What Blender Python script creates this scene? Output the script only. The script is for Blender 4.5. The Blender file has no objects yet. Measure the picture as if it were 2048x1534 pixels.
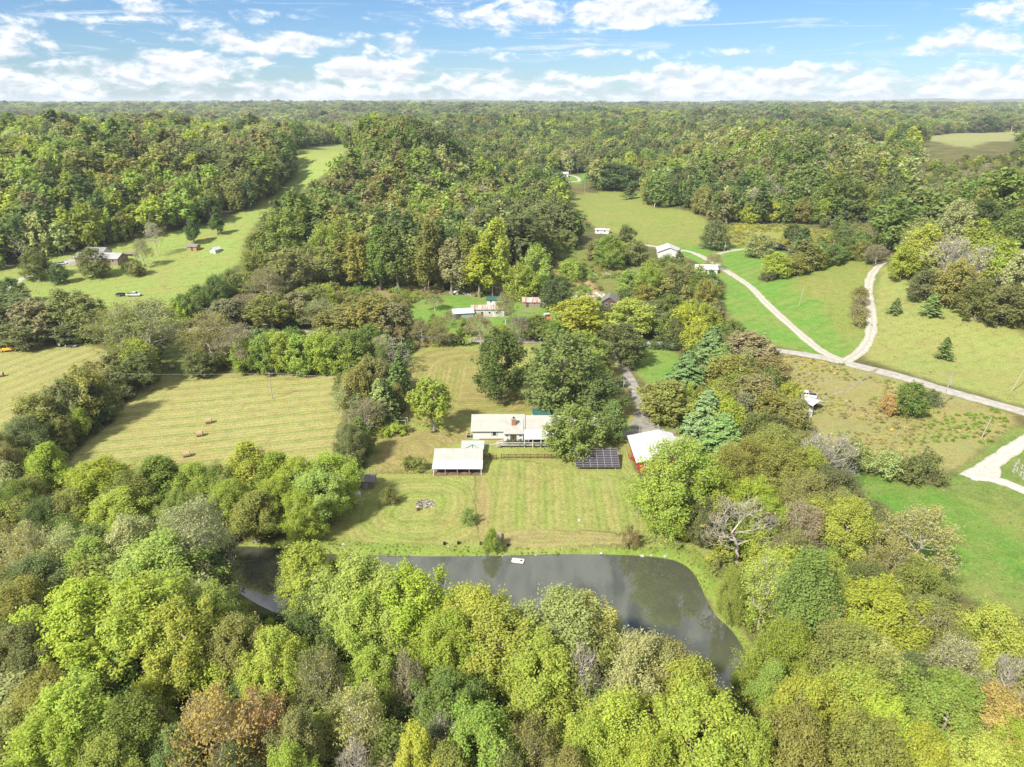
import bpy, bmesh, math, random
import numpy as np
from mathutils import Vector, Matrix
R = math.radians
random.seed(7); rng = np.random.default_rng(7)
SC = bpy.context.scene; COL = SC.collection

# ---------------------------------------------------------------- camera
CAM_H, PITCH, FPX = 80.0, R(21.6), 1420.0
cam = bpy.data.cameras.new('camera'); cam_o = bpy.data.objects.new('camera', cam); COL.objects.link(cam_o)
cam.sensor_width = 36.0; cam.lens = 36.0 * FPX / 2048.0
cam.clip_start = 0.5; cam.clip_end = 40000
cam_o.location = (0, 0, CAM_H); cam_o.rotation_euler = (math.pi / 2 - PITCH, 0, 0)
SC.camera = cam_o

# ---------------------------------------------------------------- light
SUN_EL = R(44); SUN_AZ = R(222)        # clockwise from +Y
sdir = Vector((math.sin(SUN_AZ) * math.cos(SUN_EL), math.cos(SUN_AZ) * math.cos(SUN_EL), math.sin(SUN_EL)))
sl = bpy.data.lights.new('sun', 'SUN'); so = bpy.data.objects.new('sun', sl); COL.objects.link(so)
sl.energy = 2.3; sl.angle = R(4); sl.color = (1.0, 0.95, 0.86)
so.location = (0, 0, 300); so.rotation_euler = sdir.to_track_quat('Z', 'Y').to_euler()
SKY_STRENGTH = 0.15
EXPOSURE = 2.05
vs = SC.view_settings
vs.view_transform = 'Standard'; vs.look = 'None'; vs.gamma = 1.0; vs.use_curve_mapping = False; vs.exposure = EXPOSURE
cy = SC.cycles
cy.max_bounces = 6; cy.diffuse_bounces = 3; cy.glossy_bounces = 2; cy.transmission_bounces = 3
cy.transparent_max_bounces = 4; cy.volume_bounces = 0; cy.use_denoising = True; cy.denoiser = 'OPENIMAGEDENOISE'; cy.denoising_prefilter = 'NONE'; cy.use_adaptive_sampling = False
cy.sample_clamp_indirect = 4.0; cy.caustics_reflective = False; cy.caustics_refractive = False

def ray(px, py):
    u = (px - 1024.0) / FPX; v = (767.0 - py) / FPX
    cp, sp = math.cos(PITCH), math.sin(PITCH)
    return (u, cp + v * sp, -sp + v * cp)          # right, forward, up (not normalised)

def azel(px, py):
    x, y, z = ray(px, py); return math.atan2(x, y), math.atan2(z, math.hypot(x, y))

def build_world():
    w = bpy.data.worlds.new('World'); SC.world = w; w.use_nodes = True
    nt = w.node_tree; N = nt.nodes; L = nt.links; N.clear()
    def mth(op, a, b=None, c=None, clamp=False):
        n = N.new('ShaderNodeMath'); n.operation = op; n.use_clamp = clamp
        for i, s in enumerate((a, b, c)):
            if s is None: continue
            if isinstance(s, (int, float)): n.inputs[i].default_value = s
            else: L.new(s, n.inputs[i])
        return n.outputs[0]
    def vec(op, v, a, b=None):
        n = N.new('ShaderNodeVectorMath'); n.operation = op; L.new(v, n.inputs[0])
        for i, s in ((1, a), (2, b)):
            if s is None: continue
            if isinstance(s, tuple): n.inputs[i].default_value = s
            else: L.new(s, n.inputs[i])
        return n.outputs['Value'] if op == 'DOT_PRODUCT' else n.outputs[0]
    def noise(v, detail, rough=.55, dist=0.):
        n = N.new('ShaderNodeTexNoise'); n.noise_dimensions = '2D'
        L.new(v, n.inputs['Vector']); n.inputs['Scale'].default_value = 1
        n.inputs['Detail'].default_value = detail; n.inputs['Roughness'].default_value = rough
        n.inputs['Distortion'].default_value = dist; return n.outputs['Fac']
    def mapr(v, a, b, c=0., d=1.):
        n = N.new('ShaderNodeMapRange'); L.new(v, n.inputs[0])
        for i, s in enumerate((a, b, c, d)): n.inputs[i + 1].default_value = s
        return n.outputs[0]
    # cloud density as a function of (azimuth, elevation) in degrees
    tc = N.new('ShaderNodeTexCoord'); sp = N.new('ShaderNodeSeparateXYZ'); L.new(tc.outputs['Generated'], sp.inputs[0])
    az = mth('MULTIPLY', mth('ARCTAN2', sp.outputs[0], sp.outputs[1]), 57.2958)
    elr = mth('MULTIPLY', mth('ARCSINE', sp.outputs[2]), 57.2958)
    # higher up clouds look larger: compress the elevation
    el = mth('MINIMUM', elr, mth('MULTIPLY_ADD', elr, .3, 8.0))
    cb = N.new('ShaderNodeCombineXYZ'); L.new(az, cb.inputs[0]); L.new(el, cb.inputs[1]); P = cb.outputs[0]
    # the cloud banks over this place (pixel centre, half size, strength), turned into directions
    blobs = [(0, 80, 80, 34, .8), (90, 165, 190, 32, .9), (370, 135, 90, 26, 1.2), (290, 20, 200, 30, .6), (560, 88, 170, 20, .9),
             (620, 185, 230, 18, .95), (745, 145, 90, 24, 1.3), (800, 102, 40, 28, .9), (1000, 175, 210, 26, .95), (1270, 22, 120, 24, 1.3),
             (1060, 20, 190, 36, .75), (1400, 165, 120, 28, 1.15), (1330, 192, 170, 16, .85), (1600, 165, 140, 28, 1.05), (1800, 180, 250, 24, .9),
             (2010, 168, 100, 28, 1.2), (2045, 12, 60, 22, 1.0), (1980, 84, 140, 24, .8), (1200, 108, 300, 11, .6), (520, 120, 30, 10, .9),
             (930, 45, 150, 9, .6)]
    tot = None
    for (bx, by, bw, bh, st) in blobs:
        a0, e0 = azel(bx, by); ka = FPX / bw * math.pi / 180; ke = FPX / bh * math.pi / 180
        v = vec('MULTIPLY_ADD', P, (ka, ke, 0), (-math.degrees(a0) * ka, -math.degrees(e0) * ke, 0))
        e_ = mth('MULTIPLY_ADD', vec('DOT_PRODUCT', v, v), -.42 * st, st)
        tot = e_ if tot is None else mth('MAXIMUM', tot, e_)
    # unseen broken cloud to the sides and overhead, cover raised for fill light
    outside = mth('MAXIMUM', mapr(mth('ABSOLUTE', az), 38, 55), mapr(elr, 6.5, 11))
    wide = noise(vec('MULTIPLY', P, (.045, .16, 1)), 2)
    cov = mth('MAXIMUM', mth('MAXIMUM', tot, 0), mth('MULTIPLY', mth('MULTIPLY', mth('SUBTRACT', wide, .24), 5, clamp=True), outside))
    pA = noise(vec('MULTIPLY', P, (.42, .95, 1)), 6, .6, .2)
    pB = noise(vec('MULTIPLY_ADD', P, (.42, .95, 1), (-.10, .36, 0)), 3, .6, .2)
    wisp = noise(vec('MULTIPLY', P, (.10, 1.5, 1)), 4, .6, .9)
    dA = mth('MAXIMUM', mth('MULTIPLY_ADD', cov, .88, mth('MULTIPLY_ADD', pA, 1.8, -1.22)), mth('MULTIPLY_ADD', wisp, 1.6, -.88))
    dif = mth('SUBTRACT', pA, pB)  # whiter sunward sides and grey undersides of clouds, painted into their colour
    sky = N.new('ShaderNodeTexSky'); sky.sky_type = 'NISHITA'; sky.sun_disc = False
    sky.sun_elevation = SUN_EL; sky.sun_rotation = SUN_AZ; sky.altitude = 200
    sky.air_density = 1.0; sky.dust_density = .25; sky.ozone_density = 3.0
    al = N.new('ShaderNodeMapRange'); al.interpolation_type = 'SMOOTHSTEP'; L.new(dA, al.inputs[0])
    al.inputs[1].default_value = 0.0; al.inputs[2].default_value = .55; al.inputs[4].default_value = .88
    sh = N.new('ShaderNodeMapRange'); L.new(dif, sh.inputs[0])
    sh.inputs[1].default_value = -.16; sh.inputs[2].default_value = .14
    cc = N.new('ShaderNodeMix'); cc.data_type = 'RGBA'; L.new(sh.outputs[0], cc.inputs[0])
    cc.inputs[6].default_value = (1.28, 1.36, 1.48, 1); cc.inputs[7].default_value = (2.0, 2.02, 2.07, 1)
    tint = N.new('ShaderNodeMix'); tint.data_type = 'RGBA'; tint.blend_type = 'MULTIPLY'; tint.inputs[0].default_value = 1
    L.new(sky.outputs[0], tint.inputs[6]); tint.inputs[7].default_value = (.120, .160, .208, 1)
    mx = N.new('ShaderNodeMix'); mx.data_type = 'RGBA'
    L.new(al.outputs[0], mx.inputs[0]); L.new(tint.outputs[2], mx.inputs[6]); L.new(cc.outputs[2], mx.inputs[7])
    bg = N.new('ShaderNodeBackground'); bg.inputs[1].default_value = SKY_STRENGTH; L.new(mx.outputs[2], bg.inputs[0])
    ow = N.new('ShaderNodeOutputWorld'); L.new(bg.outputs[0], ow.inputs[0])
    w.cycles.sampling_method = 'MANUAL'; w.cycles.sample_map_resolution = 512
build_world()

# ---------------------------------------------------------------- noise
_tab = np.random.default_rng(3).random((256, 256))
def vnoise(x, y):
    x = np.asarray(x, float); y = np.asarray(y, float)
    xi = np.floor(x).astype(int); yi = np.floor(y).astype(int); fx = x - xi; fy = y - yi
    fx = fx * fx * (3 - 2 * fx); fy = fy * fy * (3 - 2 * fy)
    a = _tab[xi & 255, yi & 255]; b = _tab[(xi + 1) & 255, yi & 255]
    c = _tab[xi & 255, (yi + 1) & 255]; d = _tab[(xi + 1) & 255, (yi + 1) & 255]
    return (a * (1 - fx) + b * fx) * (1 - fy) + (c * (1 - fx) + d * fx) * fy
def fbm(x, y, o=3):
    s = 0; a = .5; t = 0
    for i in range(o):
        s = s + a * vnoise(x * 2 ** i + 17 * i, y * 2 ** i + 31 * i); t += a; a *= .5
    return s / t
def sstep(a, b, x):
    t = np.clip((x - a) / (b - a), 0, 1); return t * t * (3 - 2 * t)

# ---------------------------------------------------------------- terrain height
def at_z(px, py, z):
    """point where the pixel's ray meets the level z"""
    x, y, zz = ray(px, py); t = (z - CAM_H) / zz; return (x * t, y * t)
CP = []
for a in """1024,1534,0 300,1534,0 1800,1534,0 500,1300,0 1600,1300,0 0,1300,0 2048,1200,0 700,1095,0 1300,1100,0 1000,1095,0 1450,1250,0 900,1250,0
300,1050,0 1900,1050,.5 800,950,.6 1250,950,.6 1024,878,1.2 400,850,.5 50,900,.5 1700,900,.8 2048,900,1 1024,700,2 600,700,1.5 200,700,2 1600,700,2
2000,800,2 1300,690,2 430,660,2.5 100,655,3 300,600,4 100,570,5 180,520,10 400,500,11 270,480,14 50,500,12 470,480,14 540,400,24 600,350,32 650,300,42
250,440,20 100,400,30 250,350,38 200,300,44 800,570,4 800,456,10 790,355,32 790,284,55 650,520,8 600,440,18 700,355,33 950,480,7 900,380,22 1000,420,10
940,360,19 850,300,47 1080,480,4 1000,560,3 1100,600,2.5 1200,540,3 1100,520,3 1200,450,6 1340,490,4 1390,370,14 1127,392,8 1260,400,10 1250,470,5 1090,355,12
1300,345,16 1200,335,14 1000,330,16 1300,430,9 1500,445,8 1650,445,8 1800,420,12 1600,332,37 1450,330,31 1750,350,24 1500,510,4 1555,500,5 1420,520,3.5
1650,560,6 1765,520,11 1740,600,6 1720,700,2 1600,600,4 1500,600,3 1850,560,12 1900,620,9 2048,660,9 1900,590,11 2048,560,15 2000,432,31 1850,465,19
1950,700,4 2048,760,3 1950,275,40 1780,300,34 2048,340,32 450,310,40""".split():
    a, b, c = map(float, a.split(',')); x, y = at_z(a, b, c); CP.append((x, y, c))
CP += [(-250, 0, 0), (250, 0, 0), (0, -250, 0), (-350, 120, 2), (350, 120, 3), (-500, -300, 0), (500, -300, 0), (-700, 700, 40), (-600, 400, 28),
       (700, 500, 30), (600, 300, 20), (-900, 1050, 42), (-450, 1050, 40), (-100, 1100, 26), (250, 1100, 26), (600, 1100, 30), (950, 1050, 40)]
CP = np.array(CP); CS = 100.0
def _U(r2): return np.where(r2 > 1e-12, .5 * r2 * np.log(np.maximum(r2, 1e-12)), 0)
def _solve():
    p = CP[:, :2] / CS; n = len(p)
    K = _U(((p[:, None] - p[None]) ** 2).sum(-1)) + np.eye(n) * .03
    Pm = np.c_[np.ones(n), p]; A = np.zeros((n + 3, n + 3)); A[:n, :n] = K; A[:n, n:] = Pm; A[n:, :n] = Pm.T
    return np.linalg.solve(A, np.r_[CP[:, 2], 0, 0, 0])
_W = _solve()
def base_h(x, y):
    x = np.asarray(x, float); y = np.asarray(y, float); sh = x.shape
    q = np.c_[x.ravel(), y.ravel()]; out = np.empty(len(q)); p = CP[:, :2] / CS
    qc = np.clip(q, [-1000, -300], [1000, 1150]) / CS
    for i in range(0, len(q), 20000):
        s = qc[i:i + 20000]
        out[i:i + 20000] = _U(((s[:, None] - p[None]) ** 2).sum(-1)) @ _W[:-3] + _W[-3] + s @ _W[-2:]
    out = np.clip(out, -1, 60).reshape(sh)
    far = 27 + 12 * sstep(1600, 3200, y) + 20 * (fbm(x / 620 + 9, y / 430 + 4, 3) - .5) * 2 + 14 * sstep(2200, 6000, y)
    far = far + sstep(6500, 9000, y) * 70 * np.clip(fbm(x / 1500 + 3, y / 1500, 3) - .36, 0, 1) * 2
    k = sstep(850, 1200, np.hypot(x * .9, y))
    return out * (1 - k) + far * k

# ---------------------------------------------------------------- polygons
def in_poly(x, y, P):
    P = np.asarray(P); ins = np.zeros(x.shape, bool); n = len(P)
    for i in range(n):
        x0, y0 = P[i]; x1, y1 = P[(i + 1) % n]
        if y0 == y1: continue
        c = ((y0 > y) != (y1 > y)) & (x < (x1 - x0) * (y - y0) / (y1 - y0) + x0); ins ^= c
    return ins
def sdist(x, y, P):
    """signed distance, positive inside; -999 far away"""
    P = np.asarray(P); x = np.asarray(x, float); y = np.asarray(y, float)
    out = np.full(x.shape, -999.0); mn = P.min(0) - 15; mx = P.max(0) + 15
    m = (x > mn[0]) & (x < mx[0]) & (y > mn[1]) & (y < mx[1])
    if not m.any(): return out
    xs, ys = x[m], y[m]; d = np.full(xs.shape, 1e9)
    for i in range(len(P)):
        a = P[i]; b = P[(i + 1) % len(P)]; e = b - a; L2 = max(e @ e, 1e-9)
        t = np.clip(((xs - a[0]) * e[0] + (ys - a[1]) * e[1]) / L2, 0, 1)
        d = np.minimum(d, np.hypot(xs - a[0] - t * e[0], ys - a[1] - t * e[1]))
    out[m] = np.where(in_poly(xs, ys, P), d, -d); return out
def smooth_poly(P, it=2):
    P = np.asarray(P, float)
    for _ in range(it):
        Q = np.roll(P, -1, 0); P = np.stack([.75 * P + .25 * Q, .25 * P + .75 * Q], 1).reshape(-1, 2)
    return P
WATER_Z = -0.6
POND_PX = [(440, 1092), (560, 1096), (600, 1106), (700, 1111), (850, 1114), (1000, 1113), (1100, 1109), (1240, 1110), (1330, 1116), (1372, 1130), (1394, 1158),
           (1408, 1195), (1428, 1232), (1458, 1257), (1478, 1285), (1494, 1312), (1500, 1350), (1516, 1420), (1500, 1470), (1400, 1440), (1200, 1370), (1000, 1310), (850, 1290), (700, 1270), (560, 1230), (470, 1180), (430, 1130)]
POND = smooth_poly([at_z(a, b, WATER_Z) for a, b in POND_PX], 2)
def hgt(x, y):
    x = np.asarray(x, float); y = np.asarray(y, float); h = base_h(x, y)
    sd = sdist(x, y, POND)
    k = sstep(-9, -1, sd); h = h * (1 - k) + np.minimum(h, .25) * k
    return h - 3.2 * sstep(-2.2, 5, sd)
def hz(x, y): return float(hgt(np.array([x]), np.array([y]))[0])

_T = np.geomspace(45, 6000, 900)
def ground(px, py, lift=0.0):
    """where the pixel's ray meets the ground (or the ground raised by lift)"""
    x, y, z = ray(px, py); s = _T / y
    X, Y, Z = x * s, y * s, CAM_H + z * s
    d = Z - (hgt(X, Y) + lift); i = np.nonzero(d < 0)[0]
    if len(i) == 0 or i[0] == 0: k = 0 if len(i) else -1; return (X[k], Y[k], Z[k] - lift)
    a, b = _T[i[0] - 1], _T[i[0]]; tt = np.linspace(a, b, 24) / y
    d = CAM_H + z * tt - (hgt(x * tt, y * tt) + lift); k = np.nonzero(d < 0)[0]; t = tt[k[0]] if len(k) else tt[-1]
    return (x * t, y * t, CAM_H + z * t - lift)
def z_at_row(py, Y):
    x, y, z = ray(1024, py); return CAM_H + z / y * Y
def depth(Y, z): return Y * math.cos(PITCH) + (CAM_H - z) * math.sin(PITCH)
def wpoly(s):
    return np.array([ground(*map(float, a.split(',')))[:2] for a in s.split()])

# ---------------------------------------------------------------- tags and mesh building
def tag(o, label, cat, group=None):
    o['label'] = label; o['category'] = cat
    if group: o['group'] = group
    return o
def kind(o, k): o['kind'] = k; return o
def root(name, loc, label, cat, group=None, rz=0.0):
    o = bpy.data.objects.new(name, None); COL.objects.link(o); o.empty_display_size = .3
    o.location = loc; o.rotation_euler = (0, 0, rz); return tag(o, label, cat, group)
class MB:
    def __init__(s): s.v = []; s.f = []
    def add(s, vs, fs):
        n = len(s.v); s.v += [tuple(map(float, v)) for v in vs]; s.f += [tuple(i + n for i in f) for f in fs]; return s
    def box(s, x0, x1, y0, y1, z0, z1):
        return s.add([(x0, y0, z0), (x1, y0, z0), (x1, y1, z0), (x0, y1, z0), (x0, y0, z1), (x1, y0, z1), (x1, y1, z1), (x0, y1, z1)],
                     [(0, 3, 2, 1), (4, 5, 6, 7), (0, 1, 5, 4), (1, 2, 6, 5), (2, 3, 7, 6), (3, 0, 4, 7)])
    def bar(s, p, q, r, n=6, r2=None):
        p, q = Vector(p), Vector(q); d = (q - p); u = d.orthogonal().normalized(); w = d.normalized().cross(u); r2 = r if r2 is None else r2
        vs = []
        for c, rr in ((p, r), (q, r2)):
            for i in range(n):
                a = 2 * math.pi * i / n; vs.append(c + (u * math.cos(a) + w * math.sin(a)) * rr)
        fs = [(i, (i + 1) % n, n + (i + 1) % n, n + i) for i in range(n)] + [tuple(range(n))[::-1], tuple(range(n, 2 * n))]
        return s.add(vs, fs)
    def prism(s, prof, a0, a1, axis='y'):
        """extrude a closed profile (list of (u, z)) along an axis"""
        n = len(prof)
        f = (lambda u, z, t: (u, t, z)) if axis == 'y' else (lambda u, z, t: (t, u, z))
        return s.add([f(u, z, a0) for u, z in prof] + [f(u, z, a1) for u, z in prof],
                     [(i, (i + 1) % n, n + (i + 1) % n, n + i) for i in range(n)] + [tuple(range(n))[::-1], tuple(range(n, 2 * n))])
    def slab(s, pts, t):
        """flat polygon given a thickness downward along its normal"""
        P = [Vector(p) for p in pts]; nrm = (P[1] - P[0]).cross(P[2] - P[0]).normalized()
        if nrm.z < 0: P = P[::-1]; nrm = -nrm
        n = len(P); return s.add([p for p in P] + [p - nrm * t for p in P],
                                 [tuple(range(n)), tuple(range(n, 2 * n))[::-1]] + [(i, n + i, n + (i + 1) % n, (i + 1) % n) for i in range(n)])
    def mesh(s, name, mat, smooth=False):
        me = bpy.data.meshes.new(name); me.from_pydata(s.v, [], s.f); me.update()
        bm = bmesh.new(); bm.from_mesh(me); bmesh.ops.recalc_face_normals(bm, faces=bm.faces); bm.to_mesh(me); bm.free()
        if mat: me.materials.append(mat)
        if smooth: me.polygons.foreach_set('use_smooth', [True] * len(me.polygons))
        return me
    def build(s, name, mat, parent=None, loc=None, smooth=False, rot=None):
        return link(name, s.mesh(name, mat, smooth), parent, loc, rot)
def link(name, me, parent=None, loc=None, rot=None, scale=None):
    o = bpy.data.objects.new(name, me); COL.objects.link(o)
    if parent: o.parent = parent
    if loc: o.location = loc
    if rot: o.rotation_euler = rot
    if scale: o.scale = scale
    return o
def copy_tree(o, parent=None):
    c = o.copy(); COL.objects.link(c); c.parent = parent
    for ch in o.children: copy_tree(ch, c)
    return c

# ---------------------------------------------------------------- materials
MATS = {}
def mat(name, col, rough=.7, var=.18, scale=1.5, metal=0., spec=.3, bump=0.):
    if name in MATS: return MATS[name]
    m = bpy.data.materials.new(name); m.use_nodes = True; nt = m.node_tree; b = nt.nodes['Principled BSDF']
    b.inputs['Roughness'].default_value = rough; b.inputs['Metallic'].default_value = metal
    b.inputs['Specular IOR Level'].default_value = spec
    tc = nt.nodes.new('ShaderNodeTexCoord'); n = nt.nodes.new('ShaderNodeTexNoise'); n.inputs['Scale'].default_value = scale; n.inputs['Detail'].default_value = 6
    nt.links.new(tc.outputs['Object'], n.inputs['Vector'])
    r = nt.nodes.new('ShaderNodeMapRange'); r.inputs[1].default_value = .3; r.inputs[2].default_value = .7
    r.inputs[3].default_value = 1 - var; r.inputs[4].default_value = 1 + var * .5; nt.links.new(n.outputs['Fac'], r.inputs[0])
    mx = nt.nodes.new('ShaderNodeMix'); mx.data_type = 'RGBA'; mx.blend_type = 'MULTIPLY'; mx.inputs[0].default_value = 1
    mx.inputs[6].default_value = (*col, 1); nt.links.new(r.outputs[0], mx.inputs[7]); nt.links.new(mx.outputs[2], b.inputs['Base Color'])
    if bump:
        bp = nt.nodes.new('ShaderNodeBump'); bp.inputs['Strength'].default_value = bump; bp.inputs['Distance'].default_value = .1
        nt.links.new(n.outputs['Fac'], bp.inputs['Height']); nt.links.new(bp.outputs[0], b.inputs['Normal'])
    MATS[name] = m; return m

def seam_roof(name, col, gap=.62, rust=None, axis=0):
    """ribbed sheet-metal roof: raised ribs, joints and run-off stains"""
    m = mat(name, col, .5, .12, .6, spec=.4); nt = m.node_tree; N = nt.nodes; L = nt.links; b = N['Principled BSDF']; src = b.inputs['Base Color'].links[0].from_socket
    tc = N.new('ShaderNodeTexCoord'); sp = N.new('ShaderNodeSeparateXYZ'); L.new(tc.outputs['Object'], sp.inputs[0])
    def mth(op, a, v=None):
        n = N.new('ShaderNodeMath'); n.operation = op; L.new(a, n.inputs[0])
        if v is not None: n.inputs[1].default_value = v
        return n.outputs[0]
    fr = mth('FRACT', mth('DIVIDE', sp.outputs[axis], gap)); rib = mth('LESS_THAN', fr, .13)
    mp = N.new('ShaderNodeMapping'); mp.inputs['Scale'].default_value = (2.2, .22, .22) if axis == 0 else (.22, 2.2, .22); L.new(tc.outputs['Object'], mp.inputs[0])
    ns = N.new('ShaderNodeTexNoise'); ns.inputs['Scale'].default_value = 1.0; ns.inputs['Detail'].default_value = 5; L.new(mp.outputs[0], ns.inputs['Vector'])
    st = N.new('ShaderNodeMapRange'); L.new(ns.outputs['Fac'], st.inputs[0]); st.inputs[1].default_value = .42 if rust else .5; st.inputs[2].default_value = .62 if rust else .8; st.inputs[4].default_value = .9 if rust else .35
    a = N.new('ShaderNodeMix'); a.data_type = 'RGBA'; L.new(st.outputs[0], a.inputs[0]); L.new(src, a.inputs[6]); a.inputs[7].default_value = (*(rust or tuple(v * .72 for v in col)), 1)
    c = N.new('ShaderNodeMix'); c.data_type = 'RGBA'; c.blend_type = 'MULTIPLY'; L.new(mth('MULTIPLY', rib, .30), c.inputs[0]); L.new(a.outputs[2], c.inputs[6]); c.inputs[7].default_value = (.5, .5, .5, 1)
    L.new(c.outputs[2], b.inputs['Base Color']); return m

# ================================================================ land cover
# name, outline (pixels looked up on the ground), colour, stripe strength, stripe direction (None: follows the outline), patchiness, soft edge
C_HAY = (.258, .248, .090); C_YARD = (.205, .228, .062); C_LAWN = (.100, .205, .032); C_PAST = (.185, .240, .060)
C_ROUGH = (.215, .205, .078); C_BANK = (.145, .205, .038); C_WOOD = (.078, .080, .030); C_TAN = (.24, .24, .10); C_DIRT = (.32, .23, .135); C_GREEN = (.115, .21, .036)
ZONES = [
 ('hay', '-250,668 0,676 215,690 222,730 205,770 110,815 60,860 0,890 -250,975', C_HAY, 1.3, (.35, .94), 1.0, 1.5),
 ('hay', '120,945 150,905 260,800 312,748 420,742 560,750 715,748 700,800 680,850 668,905 690,985 400,1000 140,990', C_HAY, 1.3, (.97, .24), 1.0, 1.2),
 ('gap', '322,682 395,668 402,735 380,748 322,748', (0.096, 0.128, 0.032), .2, None, .8, 1.5),
 ('left', '-250,640 -180,560 40,538 118,508 250,488 350,460 425,447 448,468 490,498 475,535 415,560 352,612 310,650 215,628 120,612 0,628', C_PAST, .35, (.9, .4), 1.1, 2.5),
 ('strip', '420,455 445,440 500,420 556,386 584,352 586,300 640,290 700,286 722,291 695,318 640,352 575,402 530,432 492,470 485,512 440,480', C_PAST, .3, (.5, .85), .9, 2.5),
 ('junk', '815,602 900,588 1080,578 1160,572 1230,590 1225,612 1120,642 1090,662 1000,668 920,674 822,655', C_GREEN, .1, None, .9, 1.5),
 ('junkdirt', '1085,540 1110,505 1160,540 1200,580 1215,600 1150,602 1110,580', C_DIRT, 0, None, 1.0, 2.5),
 ('junkdirt', '900,585 960,570 1075,572 1085,592 960,596', (0.240, 0.208, 0.104), 0, None, 1.0, 2.0),
 ('scrub', '620,572 850,570 905,586 815,606 640,596', (0.200, 0.160, 0.072), 0, None, 1.0, 3),
 ('scrub', '1088,512 1130,492 1280,515 1345,545 1330,575 1210,600 1190,560 1120,545', (0.124, 0.144, 0.040), 0, None, 1.2, 3),
 ('roadside', '690,664 820,668 940,676 940,690 815,700 690,690', (0.136, 0.120, 0.048), 0, None, 1, 2),
 ('valley', '1130,388 1290,366 1284,402 1305,418 1352,416 1418,437 1430,470 1385,500 1282,489 1227,464 1190,457 1172,437 1130,406', (0.160, 0.192, 0.044), .15, (.8, .5), 1.0, 2.5),
 ('fargrass', '1132,360 1140,350 1180,346 1182,362 1150,368', C_LAWN, 0, None, .8, 3),
 ('weeds', '1405,470 1420,448 1655,450 1652,488 1590,486 1520,500 1460,494', (0.195, 0.205, 0.052), 0, None, 1.3, 2.5),
 ('lawn', '1290,492 1385,494 1450,486 1560,500 1585,512 1522,540 1515,565 1560,560 1700,512 1768,516 1752,560 1742,640 1720,705 1690,722 1640,710 1545,692 1470,645 1440,600 1462,576 1425,545 1380,515', C_LAWN, .35, (.75, .66), .9, 1.2),
 ('rise', '1560,572 1690,516 1765,518 1748,570 1738,640 1700,690 1660,640 1640,600', (0.160, 0.188, 0.044), .1, (.3, .9), 1.0, 6),
 ('rightfield', '1762,522 1800,545 1850,590 1950,632 2048,668 2300,765 2300,870 2048,812 1900,772 1740,722 1722,708 1746,640 1750,580', (0.200, 0.228, 0.066), .35, (.95, .3), 1.1, 2),
 ('weedlot', '1545,706 1640,720 1750,742 1950,806 2048,838 2000,872 1885,962 1800,955 1720,925 1640,880 1590,810', C_ROUGH, 0, None, 1.5, 1.5),
 ('verge', '2048,838 2300,910 2300,1120 2048,1044 1960,1004 1878,974 1950,910', (0.108, 0.164, 0.036), .3, (.8, .6), .8, .8),
 ('bigright', '1690,940 1760,945 1880,972 2048,1030 2300,1115 2300,1310 2048,1232 1930,1195 1850,1120 1780,1030 1715,975', (0.088, 0.180, 0.028), .15, (.9, .3), 1.3, 1.5),
 ('farfield', '1742,285 1778,281 1772,300 1748,303', C_TAN, 0, None, .5, 6),
 ('farfield', '1825,280 1900,267 1990,259 2070,262 2030,274 1965,296 1885,292', (0.205, 0.215, 0.080), .1, (.9, .2), .5, 6),
 ('square', '1258,698 1352,698 1372,740 1340,775 1300,775 1272,750', C_LAWN, .1, None, 1.0, 1.0),
 ('maple', '1285,800 1330,800 1400,850 1400,890 1340,880 1300,850', (0.120, 0.160, 0.036), 0, None, 1, 1.5),
 ('yardall', '455,1092 640,1066 690,1012 728,960 735,905 768,866 806,846 812,760 815,696 945,690 1040,686 1230,692 1240,730 1262,770 1280,820 1290,855 1258,872 1272,950 1325,1050 1400,1076 1440,1110 1440,1180 1470,1240 1510,1300 1560,1420 1500,1380 1440,1240 1390,1150 1330,1120 1000,1116 640,1112 520,1098', C_YARD, 0, None, 1.0, .8),
 ('mow', '672,1082 705,1020 745,958 870,952 965,940 975,1010 950,1096 800,1096', C_YARD, .8, None, 1.0, 1.2),
 ('mow', '955,900 1150,946 1262,952 1322,1045 1310,1100 1150,1100 990,1104 955,1060', C_YARD, .9, (.03, 1), 1.0, 1.2),
 ('lane', '945,940 975,940 985,1000 978,1085 955,1085 950,1000', (0.228, 0.196, 0.076), .4, (0, 1), 1.0, 1.5),
 ('mow', '738,944 748,902 778,868 936,852 936,884 866,892 858,942', (0.216, 0.180, 0.068), .7, None, 1.0, .8),
 ('mow', '818,700 962,697 1050,740 1100,800 1085,822 940,826 862,850 812,850', (0.200, 0.180, 0.060), 1.0, None, 1.0, .8),
 ('mow', '1205,735 1240,740 1272,790 1276,820 1250,845 1225,800', (0.208, 0.172, 0.068), .5, None, 1.0, .8),
 ('dirt', '1000,1058 1290,1062 1285,1090 1180,1092 1080,1098 1010,1092', (0.235, 0.205, 0.085), .8, None, 1.0, 1.6),
 ('bank', '455,1088 640,1072 700,1086 1000,1096 1300,1096 1380,1088 1430,1130 1500,1290 1540,1400 1510,1400 1440,1250 1395,1160 1330,1119 1000,1117 640,1114 520,1100', C_BANK, 0, None, 1.2, .9),
]
ZW = [(n, smooth_poly(wpoly(s), 3 if n == 'mow' else 1), c, a, d, p, e) for n, s, c, a, d, p, e in ZONES]
ROADS = {}
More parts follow.
